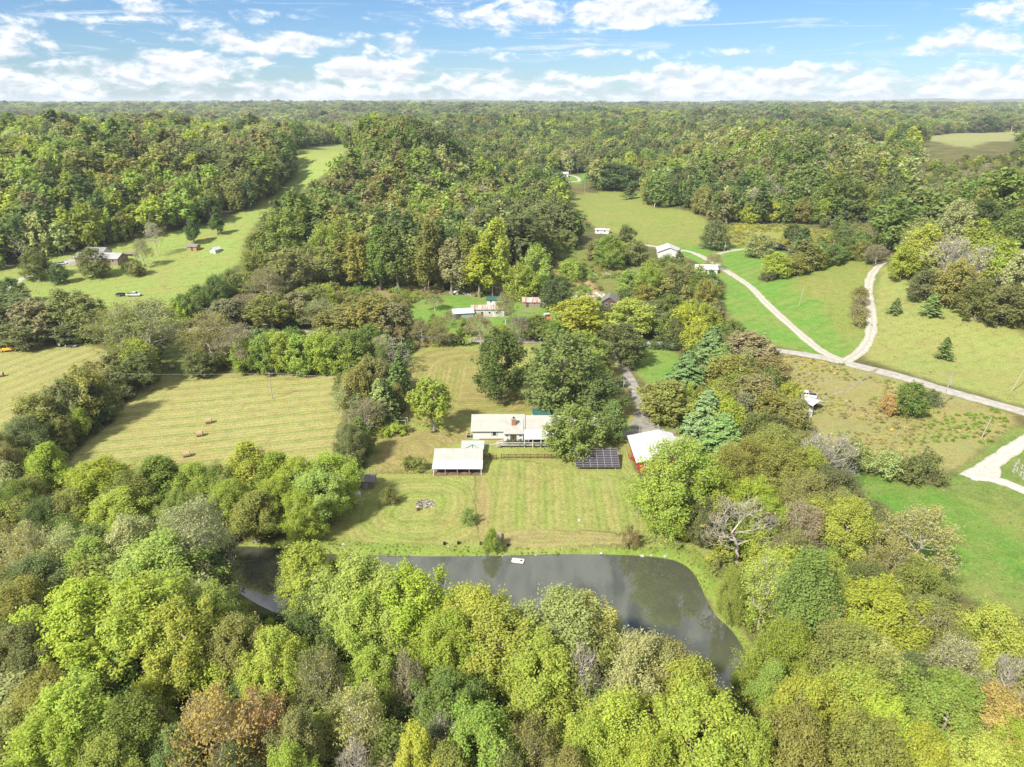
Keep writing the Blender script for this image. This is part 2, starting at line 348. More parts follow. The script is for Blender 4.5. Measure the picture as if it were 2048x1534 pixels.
def ribbon(pts, n=6):
    P = np.array([ground(a, b)[:2] for a, b in pts]); out = []
    for i in range(len(P) - 1):
        p0, p1, p2, p3 = P[max(i - 1, 0)], P[i], P[i + 1], P[min(i + 2, len(P) - 1)]
        m = max(4, int(np.hypot(*(p2 - p1)) / 2.0))
        for t in np.linspace(0, 1, m, endpoint=False):
            out.append(.5 * (2 * p1 + (p2 - p0) * t + (2 * p0 - 5 * p1 + 4 * p2 - p3) * t * t + (3 * p1 - p0 - 3 * p2 + p3) * t ** 3))
    out.append(P[-1]); return np.array(out)
ROADS['road'] = (ribbon([(-150, 651), (100, 657), (430, 660), (700, 668), (850, 676), (940, 679), (1060, 682), (1300, 687), (1400, 690), (1500, 696), (1570, 703), (1650, 716), (1720, 733), (1800, 753), (1900, 783), (2048, 824), (2250, 880)]), 5.2)
ROADS['driveway'] = (ribbon([(1688, 722), (1640, 700), (1580, 650), (1532, 606), (1500, 573), (1455, 543), (1420, 522), (1385, 505), (1345, 498), (1283, 489)]), 3.6)
ROADS['driveway.001'] = (ribbon([(1422, 514), (1450, 504), (1495, 498), (1530, 502)]), 3.0)
ROADS['driveway.002'] = (ribbon([(1690, 723), (1722, 702), (1741, 668), (1743, 625), (1736, 585), (1744, 548), (1768, 521)]), 3.8)
ROADS['driveway.003'] = (ribbon([(1234, 688), (1240, 720), (1258, 755), (1274, 790), (1282, 818), (1284, 845), (1276, 868)]), 3.3)
ROADS['driveway.004'] = (ribbon([(-40, 610), (20, 572), (60, 550), (110, 530), (150, 520)]), 3.6)
ROADS['driveway.005'] = (ribbon([(1110, 383), (1132, 366), (1158, 362), (1153, 354), (1138, 350)]), 3.4)

def make_ground():
    th = np.concatenate([np.linspace(-180, -46, 20, endpoint=False), np.linspace(-46, 46, 520), np.linspace(46, 180, 21)[1:-1]])
    rr = [2.0, 12.0, 24.0, 36.0, 46.0]; 
    while rr[-1] < 620: rr.append(rr[-1] * 1.0056)
    while rr[-1] < 14000: rr.append(rr[-1] * 1.024)
    rr = np.array(rr); T, Rr = np.meshgrid(np.radians(th), rr)
    X = Rr * np.sin(T); Y = Rr * np.cos(T); Z = hgt(X, Y); nr, nt_ = X.shape
    me = bpy.data.meshes.new('ground')
    V = np.stack([X, Y, Z], -1).reshape(-1, 3); idx = np.arange(nr * nt_).reshape(nr, nt_)
    a = idx[:-1, :]; b = idx[1:, :]
    F = np.stack([a, np.roll(a, -1, 1), np.roll(b, -1, 1), b], -1)[:, :, ::-1].reshape(-1, 4)
    me.vertices.add(len(V)); me.vertices.foreach_set('co', V.ravel())
    me.loops.add(F.size); me.loops.foreach_set('vertex_index', F.ravel().astype(np.int32))
    me.polygons.add(len(F)); me.polygons.foreach_set('loop_start', np.arange(0, F.size, 4, dtype=np.int32))
    me.polygons.foreach_set('use_smooth', np.ones(len(F), bool)); me.update(calc_edges=True)
    x, y = V[:, 0], V[:, 1]; n = len(V)
    wob = (fbm(x / 5, y / 5, 3) - .5) * 2.0
    # forest floor elsewhere; beyond the built woods the ground carries canopy and field colours
    cov = np.tile(np.array(C_WOOD), (n, 1));  far = sstep(5000, 7000, y)
    patch = sstep(.52, .60, fbm(x / 400, y / 400, 3))[:, None]
    cov = cov * (1 - far[:, None]) + far[:, None] * (np.array((.05, .075, .03)) * (1 - patch) + np.array((.17, .18, .075)) * patch)
    mow = np.zeros(n); amp = np.zeros(n); pat = np.full(n, 1.0); veg = np.zeros(n)
    for nm, P, c, a_, d_, p_, e_ in ZW:
        sd = sdist(x, y, P); k = sstep(-e_, e_, sd + wob * e_ * .7); m = k > 0
        if not m.any(): continue
        kk = k[m, None]; cov[m] = cov[m] * (1 - kk) + np.array(c) * kk
        amp[m] = amp[m] * (1 - k[m]) + a_ * k[m]; pat[m] = pat[m] * (1 - k[m]) + p_ * k[m]; veg[m] = np.maximum(veg[m], k[m])
        mm = k > .5
        if d_ is not None: mow[mm] = x[mm] * d_[1] - y[mm] * d_[0]
        elif nm == 'mow':      # rounds of the mower: nested rounded rectangles
            c0 = (P.min(0) + P.max(0)) / 2; hb = (P.max(0) - P.min(0)) / 2; rc = .85 * hb.min()
            qx = np.maximum(np.abs(x[mm] - c0[0]) - hb[0] + rc, 0); qy = np.maximum(np.abs(y[mm] - c0[1]) - hb[1] + rc, 0); mow[mm] = np.hypot(qx, qy)
        else: mow[mm] = sd[mm]
    for nm, arr in (('mow', mow), ('amp', amp), ('pat', pat), ('veg', veg)):
        at = me.attributes.new(nm, 'FLOAT', 'POINT'); at.data.foreach_set('value', arr.astype(np.float32))
    at = me.attributes.new('cover', 'FLOAT_COLOR', 'POINT'); at.data.foreach_set('color', np.c_[cov, np.ones(n)].astype(np.float32).ravel())
    me.materials.append(ground_mat()); return kind(link('ground', me), 'structure')

def ground_mat():
    m = bpy.data.materials.new('grass_and_soil'); m.use_nodes = True; nt = m.node_tree; N = nt.nodes; L = nt.links; b = N['Principled BSDF']
    b.inputs['Roughness'].default_value = .9; b.inputs['Specular IOR Level'].default_value = .1
    def attr(n, o='Fac'):
        a = N.new('ShaderNodeAttribute'); a.attribute_name = n; return a.outputs[o]
    def mth(op, a, b_=None, c=None):
        n = N.new('ShaderNodeMath'); n.operation = op
        for i, s in enumerate((a, b_, c)):
            if s is None: continue
            if isinstance(s, (int, float)): n.inputs[i].default_value = s
            else: L.new(s, n.inputs[i])
        return n.outputs[0]
    geo = N.new('ShaderNodeNewGeometry'); pos = geo.outputs['Position']
    def noise(scale, det=4, rough=.6, vec=None):
        n = N.new('ShaderNodeTexNoise'); n.inputs['Scale'].default_value = scale; n.inputs['Detail'].default_value = det; n.inputs['Roughness'].default_value = rough
        L.new(vec or pos, n.inputs['Vector']); return n.outputs['Fac']
    def mix(f, a, b_, bt='MIX'):
        n = N.new('ShaderNodeMix'); n.data_type = 'RGBA'; n.blend_type = bt
        for i, s in ((0, f), (6, a), (7, b_)):
            if isinstance(s, (int, float)): n.inputs[i].default_value = s
            elif isinstance(s, tuple): n.inputs[i].default_value = (*s, 1)
            else: L.new(s, n.inputs[i])
        return n.outputs[2]
    def rng_(v, a, b_, c=0., d=1.):
        n = N.new('ShaderNodeMapRange'); L.new(v, n.inputs[0])
        for i, s in enumerate((a, b_, c, d)): n.inputs[i + 1].default_value = s
        return n.outputs[0]
    cover = attr('cover', 'Color'); mow = attr('mow'); amp = attr('amp'); pat = attr('pat'); veg = attr('veg')
    big = noise(.055, 4); mid = noise(.35, 5, .65); fine = noise(2.2, 5, .7)
    # patches drier or greener than the cover
    c = mix(mth('MULTIPLY', rng_(big, .42, .68, 0, .55), pat), cover, mix(.7, cover, (.25, .195, .075)))
    c = mix(mth('MULTIPLY', rng_(mid, .52, .72, 0, .6), pat), c, mix(.6, c, (.085, .15, .02)))
    # mown swaths: pale clippings and greener rows, uneven along their length
    wv = mth('ADD', mow, mth('MULTIPLY', mid, 2.2))
    s1 = mth('SINE', mth('MULTIPLY', wv, 4.1)); s2 = mth('SINE', mth('MULTIPLY', wv, 1.13))
    st = mth('ADD', mth('MULTIPLY', s1, .55), mth('MULTIPLY', s2, .65))
    st = mth('MULTIPLY', st, rng_(noise(.12, 3), .3, .65, .25, 1.25))
    st = mth('MULTIPLY', st, amp)
    c = mix(rng_(st, .0, 1.1, 0, .5), c, (.30, .24, .105))
    c = mix(rng_(mth('MULTIPLY', st, -1), .0, 1.1, 0, .5), c, (.10, .165, .022))
    # tufts
    c = mix(1.0, c, rng_(fine, .25, .75, .68, 1.5), 'MULTIPLY'); c = mix(1.0, c, rng_(mid, .3, .7, .80, 1.18), 'MULTIPLY')
    L.new(c, b.inputs['Base Color'])
    bp = N.new('ShaderNodeBump'); bp.inputs['Strength'].default_value = .8; bp.inputs['Distance'].default_value = .35
    L.new(mth('ADD', fine, mth('MULTIPLY', s1, mth('MULTIPLY', amp, .12))), bp.inputs['Height']); L.new(bp.outputs[0], b.inputs['Normal'])
    return m
GROUND = make_ground()

def make_road(name, P, w, material, lift=.07, taper=0):
    d = np.gradient(P, axis=0); d /= np.maximum(np.hypot(d[:, 0], d[:, 1]), 1e-6)[:, None]; nrm = np.c_[-d[:, 1], d[:, 0]]
    offs = np.array([-1, -.5, 0, .5, 1]) * w / 2
    j = (fbm(P[:, 0] / 2.3, P[:, 1] / 2.3, 2) - .5) * 1.0
    X = P[:, None, 0] + nrm[:, None, 0] * (offs[None] * (1 + j[:, None] / w * 2)); Y = P[:, None, 1] + nrm[:, None, 1] * (offs[None] * (1 + j[:, None] / w * 2))
    Z = hgt(X, Y) + lift + np.array([-.10, .0, .02, .0, -.10])[None]
    n = len(P); V = np.stack([X, Y, Z], -1).reshape(-1, 3)
    F = [(i * 5 + k, i * 5 + k + 1, i * 5 + k + 6, i * 5 + k + 5) for i in range(n - 1) for k in range(4)]
    me = bpy.data.meshes.new(name); me.from_pydata(V.tolist(), [], F); me.materials.append(material)
    bm = bmesh.new(); bm.from_mesh(me); bmesh.ops.recalc_face_normals(bm, faces=bm.faces)
    if sum(f.normal.z for f in bm.faces) < 0: bmesh.ops.reverse_faces(bm, faces=bm.faces)
    bm.to_mesh(me); bm.free(); me.polygons.foreach_set('use_smooth', [True] * len(me.polygons))
    at = me.attributes.new('across', 'FLOAT', 'POINT'); at.data.foreach_set('value', np.tile(np.array([-1, -.5, 0, .5, 1], np.float32), n))
    return kind(link(name, me), 'structure')
M_ASPH = mat('asphalt', (.33, .31, .275), .9, .22, .8); M_GRAV = mat('gravel', (.40, .37, .315), .95, .3, .9, bump=.3)
M_CONC = mat('concrete', (.27, .25, .22), .9, .4, .5); M_WGRAV = mat('white_gravel', (.42, .40, .355), .95, .22, 1.5, bump=.3); M_TRACK = mat('worn_earth', (.23, .20, .11), .95, .3, 1.)
def worn(m, grass, centre, edge):
    """two wheel ruts, a weedy crown and ragged verges"""
    nt = m.node_tree; N = nt.nodes; L = nt.links; b = N['Principled BSDF']; src = b.inputs['Base Color'].links[0].from_socket
    a = N.new('ShaderNodeAttribute'); a.attribute_name = 'across'; ab = N.new('ShaderNodeMath'); ab.operation = 'ABSOLUTE'; L.new(a.outputs['Fac'], ab.inputs[0])
    g = N.new('ShaderNodeNewGeometry'); n = N.new('ShaderNodeTexNoise'); n.inputs['Scale'].default_value = .9; n.inputs['Detail'].default_value = 6; n.inputs['Roughness'].default_value = .7; L.new(g.outputs['Position'], n.inputs['Vector'])
    def rng_(v, p, q, r, s_):
        k = N.new('ShaderNodeMapRange'); L.new(v, k.inputs[0])
        for i, t in enumerate((p, q, r, s_)): k.inputs[i + 1].default_value = t
        return k.outputs[0]
    def mul(x, y):
        k = N.new('ShaderNodeMath'); k.operation = 'MULTIPLY'; L.new(x, k.inputs[0]); L.new(y, k.inputs[1]); return k.outputs[0]
    def add(x, y):
        k = N.new('ShaderNodeMath'); k.operation = 'MAXIMUM'; k.use_clamp = True; L.new(x, k.inputs[0]); L.new(y, k.inputs[1]); return k.outputs[0]
    f = add(mul(rng_(ab.outputs[0], 0, .35, centre, 0), rng_(n.outputs['Fac'], .40, .62, 0, 1)), mul(rng_(ab.outputs[0], .62, 1., 0, edge), rng_(n.outputs['Fac'], .36, .60, 0, 1)))
    x = N.new('ShaderNodeMix'); x.data_type = 'RGBA'; L.new(f, x.inputs[0]); L.new(src, x.inputs[6]); x.inputs[7].default_value = (*grass, 1); L.new(x.outputs[2], b.inputs['Base Color'])
worn(M_GRAV, (.17, .18, .075), .75, .95); worn(M_ASPH, (.17, .165, .10), .25, .9); worn(M_CONC, (.13, .13, .075), .35, .8); worn(M_WGRAV, (.20, .20, .09), .3, .9)
for nm, (P, w) in ROADS.items():
    make_road(nm, P, w, M_ASPH if nm == 'road' else M_CONC if nm == 'driveway.003' else M_GRAV, .09 if nm == 'road' else .115)
def pad(name, s, material, lift=.13):
    """paved area: a fine fan laid on the ground inside an outline"""
    P = smooth_poly(wpoly(s), 2); jit = 1 + (rng.random(len(P)) - .5) * .02
    c = P.mean(0); ks = np.linspace(0, 1, 10)[1:]; rings = [c + (P - c) * (k * (jit[:, None] if k == 1 else 1)) for k in ks]
    V = [c] + [p for r_ in rings for p in r_]; V = np.array(V); Z = hgt(V[:, 0], V[:, 1]) + lift; Z[-len(P):] -= .11; n = len(P)
    F = [(0, 1 + i, 1 + (i + 1) % n) for i in range(n)]
    for k in range(len(ks) - 1):
        o = 1 + k * n; F += [(o + i, o + n + i, o + n + (i + 1) % n, o + (i + 1) % n) for i in range(n)]
    me = bpy.data.meshes.new(name); me.from_pydata(np.c_[V, Z].tolist(), [], F); me.materials.append(material)
    bm = bmesh.new(); bm.from_mesh(me); bmesh.ops.recalc_face_normals(bm, faces=bm.faces)
    if sum(f.normal.z for f in bm.faces) < 0: bmesh.ops.reverse_faces(bm, faces=bm.faces)
    bm.to_mesh(me); bm.free()
    return kind(link(name, me), 'structure')
pad('parking_pad', '1238,872 1262,848 1272,826 1290,826 1304,842 1328,858 1336,872 1300,880 1260,877', M_CONC, .16)
for nm_, pts_, w_ in (('gravel_lane', [(1936, 956), (1965, 940), (2000, 915), (2048, 884), (2120, 842), (2220, 790)], 3.8), ('gravel_lane.001', [(1936, 952), (1970, 955), (2010, 966), (2048, 981), (2120, 1008), (2220, 1045)], 3.6)):
    make_road(nm_, ribbon(pts_), w_, M_WGRAV, .12 if w_ > 3.7 else .14)
pad('gravel_corner', '1940,954 1970,940 1996,930 2004,942 2000,958 1980,960', M_WGRAV, .17)
pad('house_apron', '105,528 150,512 240,505 236,520 150,532', M_CONC, .10)
def track(s, w=.5):
    make_road('wheel_track', ribbon([tuple(map(float, a.split(','))) for a in s.split()]), w, M_TRACK, .12)
track('1238,872 1238,890 1244,925 1262,955', .35); track('1251,872 1252,895 1260,925 1276,950', .35)
track('1755,738 1722,760 1700,776 1660,790 1632,800', 1.5)

def make_pond():
    me = bpy.data.meshes.new('pond'); P = POND; c = P.mean(0); Q = c + (P - c) * 1.06
    me.from_pydata([(x, y, WATER_Z) for x, y in Q], [], [tuple(range(len(Q)))])
    m = bpy.data.materials.new('pond_water'); m.use_nodes = True; nt = m.node_tree; b = nt.nodes['Principled BSDF']
    b.inputs['Base Color'].default_value = (.062, .066, .044, 1); b.inputs['Roughness'].default_value = .02; b.inputs['IOR'].default_value = 2.05
    b.inputs['Specular IOR Level'].default_value = .5
    g = nt.nodes.new('ShaderNodeNewGeometry'); n = nt.nodes.new('ShaderNodeTexNoise'); n.inputs['Scale'].default_value = 1.1; n.inputs['Detail'].default_value = 4
    nt.links.new(g.outputs['Position'], n.inputs['Vector'])
    bp = nt.nodes.new('ShaderNodeBump'); bp.inputs['Strength'].default_value = .025; bp.inputs['Distance'].default_value = .1
    nt.links.new(n.outputs['Fac'], bp.inputs['Height']); nt.links.new(bp.outputs[0], b.inputs['Normal'])
    me.materials.append(m); bm = bmesh.new(); bm.from_mesh(me)
    if bm.faces[:][0].normal.z < 0: bmesh.ops.reverse_faces(bm, faces=bm.faces)
    bm.to_mesh(me); bm.free()
    return kind(link('pond', me), 'structure')
make_pond()

# ================================================================ tree prototypes
def leaf_mat(name, trans=.32, vary=.3):
    m = bpy.data.materials.new(name); m.use_nodes = True; nt = m.node_tree; N = nt.nodes; L = nt.links; N.clear()
    t = N.new('ShaderNodeAttribute'); t.attribute_type = 'INSTANCER'; t.attribute_name = 'tint'
    a = N.new('ShaderNodeAttribute'); a.attribute_name = 'leaf'                       # per-leaf variation: x brightness, y hue
    sp = N.new('ShaderNodeSeparateXYZ'); L.new(a.outputs['Vector'], sp.inputs[0])
    r = N.new('ShaderNodeMapRange'); L.new(sp.outputs[0], r.inputs[0]); r.inputs[3].default_value = 1 - vary; r.inputs[4].default_value = 1 + vary
    mx = N.new('ShaderNodeMix'); mx.data_type = 'RGBA'; mx.blend_type = 'MULTIPLY'; mx.inputs[0].default_value = 1
    L.new(t.outputs['Color'], mx.inputs[6]); L.new(r.outputs[0], mx.inputs[7])
    hs = N.new('ShaderNodeHueSaturation'); L.new(mx.outputs[2], hs.inputs['Color'])
    h = N.new('ShaderNodeMapRange'); L.new(sp.outputs[1], h.inputs[0]); h.inputs[3].default_value = .478; h.inputs[4].default_value = .515
    L.new(h.outputs[0], hs.inputs['Hue'])
    d = N.new('ShaderNodeBsdfDiffuse'); tr = N.new('ShaderNodeBsdfTranslucent'); ms = N.new('ShaderNodeMixShader'); ms.inputs[0].default_value = trans
    L.new(hs.outputs[0], d.inputs[0]); L.new(hs.outputs[0], tr.inputs[0]); L.new(d.outputs[0], ms.inputs[1]); L.new(tr.outputs[0], ms.inputs[2])
    o = N.new('ShaderNodeOutputMaterial'); L.new(ms.outputs[0], o.inputs[0]); return m
M_LEAF = leaf_mat('leaves', .50, .26); M_NEEDLE = leaf_mat('needles', .12, .3)
M_BARK = mat('bark', (.20, .17, .135), .95, .4, 3.0); M_PALE = mat('pale_bark', (.42, .38, .33), .95, .3, 3.0); M_DARKBARK = mat('dark_bark', (.10, .08, .06), .95, .4, 3.)

def unit(v): return v / np.maximum(np.linalg.norm(v, axis=-1, keepdims=True), 1e-9)
def leaf_faces(C, Nn, size, rg, bright, aspect=.62, hue=None):
    """rhombic leaves at points C with normals Nn; returns vertices, faces, per-face data"""
    n = len(C); t = unit(np.cross(Nn, unit(rg.normal(size=(n, 3))))); b = np.cross(Nn, t)
    s = size * (.45 + 1.05 * rg.random((n, 1)))
    V = np.stack([C - t * s, C + b * s * aspect + Nn * s * .15, C + t * s, C - b * s * aspect + Nn * s * .15], 1).reshape(-1, 3)
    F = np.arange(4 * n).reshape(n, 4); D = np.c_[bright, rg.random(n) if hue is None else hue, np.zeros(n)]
    return V, F, D
def np_mesh(name, V, F, mats, data=None, midx=None, smooth=False):
    me = bpy.data.meshes.new(name); k = F.shape[1]
    me.vertices.add(len(V)); me.vertices.foreach_set('co', np.asarray(V, np.float32).ravel())
    me.loops.add(F.size); me.loops.foreach_set('vertex_index', F.ravel().astype(np.int32))
    me.polygons.add(len(F)); me.polygons.foreach_set('loop_start', np.arange(0, F.size, k, dtype=np.int32))
    if smooth: me.polygons.foreach_set('use_smooth', np.ones(len(F), bool))
    me.update(calc_edges=True)
    for m in mats: me.materials.append(m)
    if midx is not None: me.polygons.foreach_set('material_index', midx.astype(np.int32))
    if data is not None:
        a = me.attributes.new('leaf', 'FLOAT_VECTOR', 'FACE'); a.data.foreach_set('vector', data.astype(np.float32).ravel())
    return me

def lobes(shape, rg, n):
    """crown as overlapping lobes: centre, radius, in units of a tree 14 m tall"""
    out = []
    if shape == 'round': H0, H1, W, prof = .7, 14, 5.6, lambda t: math.sin(math.pi * (t * .78 + .17)) ** .55
    elif shape == 'tall': H0, H1, W, prof = 3.0, 14, 3.6, lambda t: (math.sin(math.pi * (t * .80 + .18)) ** .8)
    elif shape == 'spread': H0, H1, W, prof = 4.0, 13.6, 6.2, lambda t: math.sin(math.pi * (t * .72 + .22)) ** .5
    elif shape == 'loose': H0, H1, W, prof = 4.2, 13.8, 5.2, lambda t: math.sin(math.pi * (t * .75 + .18)) ** .7
    elif shape == 'willow': H0, H1, W, prof = 1.2, 13.6, 5.6, lambda t: math.sin(math.pi * (t * .58 + .36)) ** .55
    else: H0, H1, W, prof = .4, 4.2, 2.7, lambda t: math.sin(math.pi * (t * .6 + .34)) ** .6      # shrub
    H = H1 - H0; big = {'loose': .25, 'round': .27}.get(shape, .33)
    for i in range(n):
        t = (i + .5) / n; t = t ** .85; a = i * 2.399 + rg.random() * .7
        rl = W * big * (.55 + .85 * rg.random()) * (1.12 - .45 * t)
        rr = max(W * prof(t) - rl, 0) * (.55 + .5 * rg.random())
        z = H0 + rl * .55 + (H - rl * 1.35) * t
        out.append((rr * math.cos(a), rr * math.sin(a), z, rl))
    out.append((rg.normal() * .3, rg.normal() * .3, H1 - W * big * .8, W * big * .85))
    return out

def skeleton(targets, rg, trunk_h, lean):
    """branches: join every foliage cluster to the nearest wood already grown"""
    nodes = [np.array((0, 0, -.3))]; par = [-1]
    for k in range(1, 9):
        z = trunk_h * k / 8; nodes.append(np.array((lean[0] * (k / 8) ** 2 + rg.normal() * .10, lean[1] * (k / 8) ** 2 + rg.normal() * .10, z))); par.append(len(nodes) - 2)
    tg = sorted(targets, key=lambda p: math.hypot(p[0], p[1]) + .15 * p[2])
    for p in tg:
        A = np.array(nodes[2:]); d = np.linalg.norm(A - p, axis=1) + np.maximum(A[:, 2] - p[2] + .5, 0) * 1.6
        j = int(np.argmin(d)) + 2; q = nodes[j]; L = np.linalg.norm(p - q); m = max(1, int(L / 1.3)); prev = j
        for s in range(1, m + 1):
            t = s / m; x = q + (p - q) * t + np.array((0, 0, -.10 * L * math.sin(math.pi * t))) + (rg.normal(size=3) * .10 * min(L, 2.0) if s < m else 0)
            nodes.append(x); par.append(prev); prev = len(nodes) - 1
    cnt = np.zeros(len(nodes)); has = set(par)
    for i in range(len(nodes)):
        if i not in has: cnt[i] = 1
    for i in range(len(nodes) - 1, 0, -1): cnt[par[i]] += cnt[i]
    return nodes, par, cnt
def wood_mesh(nodes, par, cnt, base_r, sides=5, min_r=.018):
    V = []; F = []; k = base_r / math.sqrt(cnt[0])
    rad = np.maximum(k * np.sqrt(cnt), min_r)
    for i in range(1, len(nodes)):
        p, q = nodes[par[i]], nodes[i]; d = q - p; L = np.linalg.norm(d)
        if L < 1e-4: continue
        d = d / L; u = np.cross(d, (0, 0, 1.) if abs(d[2]) < .9 else (1., 0, 0)); u /= np.linalg.norm(u); w = np.cross(d, u)
        ns = sides if rad[i] > .05 else 3; r0 = min(rad[par[i]], rad[i] * 1.5) * (1.6 if par[i] == 0 else 1); r1 = rad[i]
        n0 = len(V); ang = np.arange(ns) * 2 * math.pi / ns; ring = np.cos(ang)[:, None] * u + np.sin(ang)[:, None] * w
        V += list(p + ring * r0) + list(q + d * r1 * .3 + ring * r1)
        F += [(n0 + a, n0 + (a + 1) % ns, n0 + ns + (a + 1) % ns, n0 + ns + a) for a in range(ns)]
    return np.array(V), np.array(F)

def broadleaf(name, shape, seed, n_cluster, n_leaf, size, bark, fill=1.0, far=False):
    rg = np.random.default_rng(seed); nl = {'round': 30, 'tall': 17, 'spread': 16, 'loose': 22, 'willow': 20, 'shrub': 11}[shape]
    LB = lobes(shape, rg, nl); cl = []
    wts = np.array([l[3] ** 2 for l in LB]); per = np.maximum(2, (wts / wts.sum() * n_cluster)).astype(int)
    for (x, y, z, r), m in zip(LB, per):
        d = unit(rg.normal(size=(m, 3)) + np.array((0, 0, .30)))
        rr = r * (.35 + .75 * rg.random((m, 1)) ** .8 + .28 * np.abs(rg.normal(size=(m, 1))) * (rg.random((m, 1)) < .45))
        P = np.array((x, y, z)) + d * rr * np.array({'loose': (.82, .82, 1.75), 'tall': (.9, .9, 1.5), 'spread': (1, 1, 1.2)}.get(shape, (1, 1, 1.12))); cl.append(P)
    cl = np.concatenate(cl); cl[:, 2] = np.where(cl[:, 2] > 14.2 if shape != 'shrub' else False, 14.2 - rg.random(len(cl)) * 1.5, cl[:, 2]); cl[:, 2] = np.maximum(cl[:, 2], .3)
    trunk_h = 9.5 if shape != 'shrub' else 1.2
    base_r = .27 if shape not in ('shrub', 'willow') else .10
    nodes, par, cnt = skeleton(list(cl[rg.permutation(len(cl))[:int(len(cl) * (1 if not far else .12))]]), rg, trunk_h, rg.normal(size=2) * .5)
    WV, WF = wood_mesh(nodes, par, cnt, base_r, 5 if not far else 3)
    # leaves around each cluster, facing out and up
    rc = {'round': .95, 'tall': .85, 'spread': .92, 'loose': .80, 'willow': .95, 'shrub': .6}[shape] * (1.45 if far else 1)
    M = len(cl); k = n_leaf // M
    keep = rg.random(M) < fill; cb = rg.random(M)
    d = unit(rg.normal(size=(M, k, 3)) + np.array((0, 0, .45))); off = d * (rc * rg.random((M, k, 1)) ** .5) * (.55 + .8 * rg.random((M, 1, 1))) * np.array((.85, .85, 1.0))
    spray = unit(unit(cl - np.array((0, 0, 5.))) + np.array((0, 0, .9)) + rg.normal(size=(M, 3)) * .35)
    off = off + spray[:, None] * (rg.random((M, k, 1)) - .35) * rc * 1.0
    if shape == 'willow': off = off + np.array((0, 0, -1)) * rg.random((M, k, 1)) * .9
    P = cl[:, None] + off; ax = np.array((0, 0, cl[:, 2].mean() - 1.5))
    Nn = unit(d * .55 + unit(cl - ax)[:, None] * .55 + np.array((0, 0, .4)) + rg.normal(size=(M, k, 3)) * .55)
    br = np.clip(.40 * rg.random((M, k)) + .36 * cb[:, None] + .12, 0, 1)
    lh = rg.random(M); hu = np.clip(lh[:, None] * .7 + .3 * rg.random((M, k)), 0, 1)[keep].ravel()
    P, Nn, br = P[keep].reshape(-1, 3), Nn[keep].reshape(-1, 3), br[keep].ravel()
    LV, LF, LD = leaf_faces(P, Nn, size, rg, br, (.55 if shape != 'willow' else .3), hu)
    return finish(name, WV, WF, LV, LF, LD, bark, M_LEAF, far)
def finish(name, WV, WF, LV, LF, LD, bark, leafm, far):
    if WF.shape[1:] == (4,): pass
    if far:
        V = np.r_[WV, LV]; F = np.r_[WF, LF + len(WV)]
        return np_mesh(name, V, F, [bark, leafm], np.r_[np.tile((.5, .5, 0), (len(WF), 1)), LD], np.r_[np.zeros(len(WF)), np.ones(len(LF))])
    return (np_mesh(name + '_trunk', WV, WF, [bark], smooth=True), np_mesh(name + '_crown', LV, LF, [leafm], LD))

def bare(name, seed, bark, leaves=0, n=300, size=.3, far=False):
    rg = np.random.default_rng(seed); LB = lobes('spread', rg, 14); cl = []
    for (x, y, z, r) in LB:
        d = unit(rg.normal(size=(n // 14, 3)) + np.array((0, 0, .6))); cl.append(np.array((x, y, z)) + d * r * (.5 + .75 * rg.random((n // 14, 1))))
    cl = np.concatenate(cl); cl[:, 2] = np.maximum(cl[:, 2], 2)
    nodes, par, cnt = skeleton(list(cl), rg, 7.5, rg.normal(size=2) * .6)
    # twigs
    N0 = len(nodes)
    for i in range(10, N0):
        for _ in range(2):
            if rg.random() < (.95 if not far else .1):
                v = unit(nodes[i] - nodes[par[i]] + rg.normal(size=3) * .5 + np.array((0, 0, .25)))
                nodes.append(nodes[i] + v * (.5 + .7 * rg.random())); par.append(i)
    cnt = np.r_[cnt, np.full(len(nodes) - N0, .35)]
    WV, WF = wood_mesh(nodes, par, cnt, .22, 5 if not far else 3, .02 if not far else .05)
    if leaves:
        tips = np.array([nodes[i] for i in range(N0 // 2, len(nodes))]); C = tips[rg.integers(0, len(tips), leaves)] + rg.normal(size=(leaves, 3)) * .32
    else:
        C = np.array([(0, 0, 8.0)])
    LV, LF, LD = leaf_faces(C, unit(rg.normal(size=C.shape) + np.array((0, 0, .6))), size, rg, rg.random(len(C)))
    return finish(name, WV, WF, LV, LF, LD, bark, M_LEAF, far)

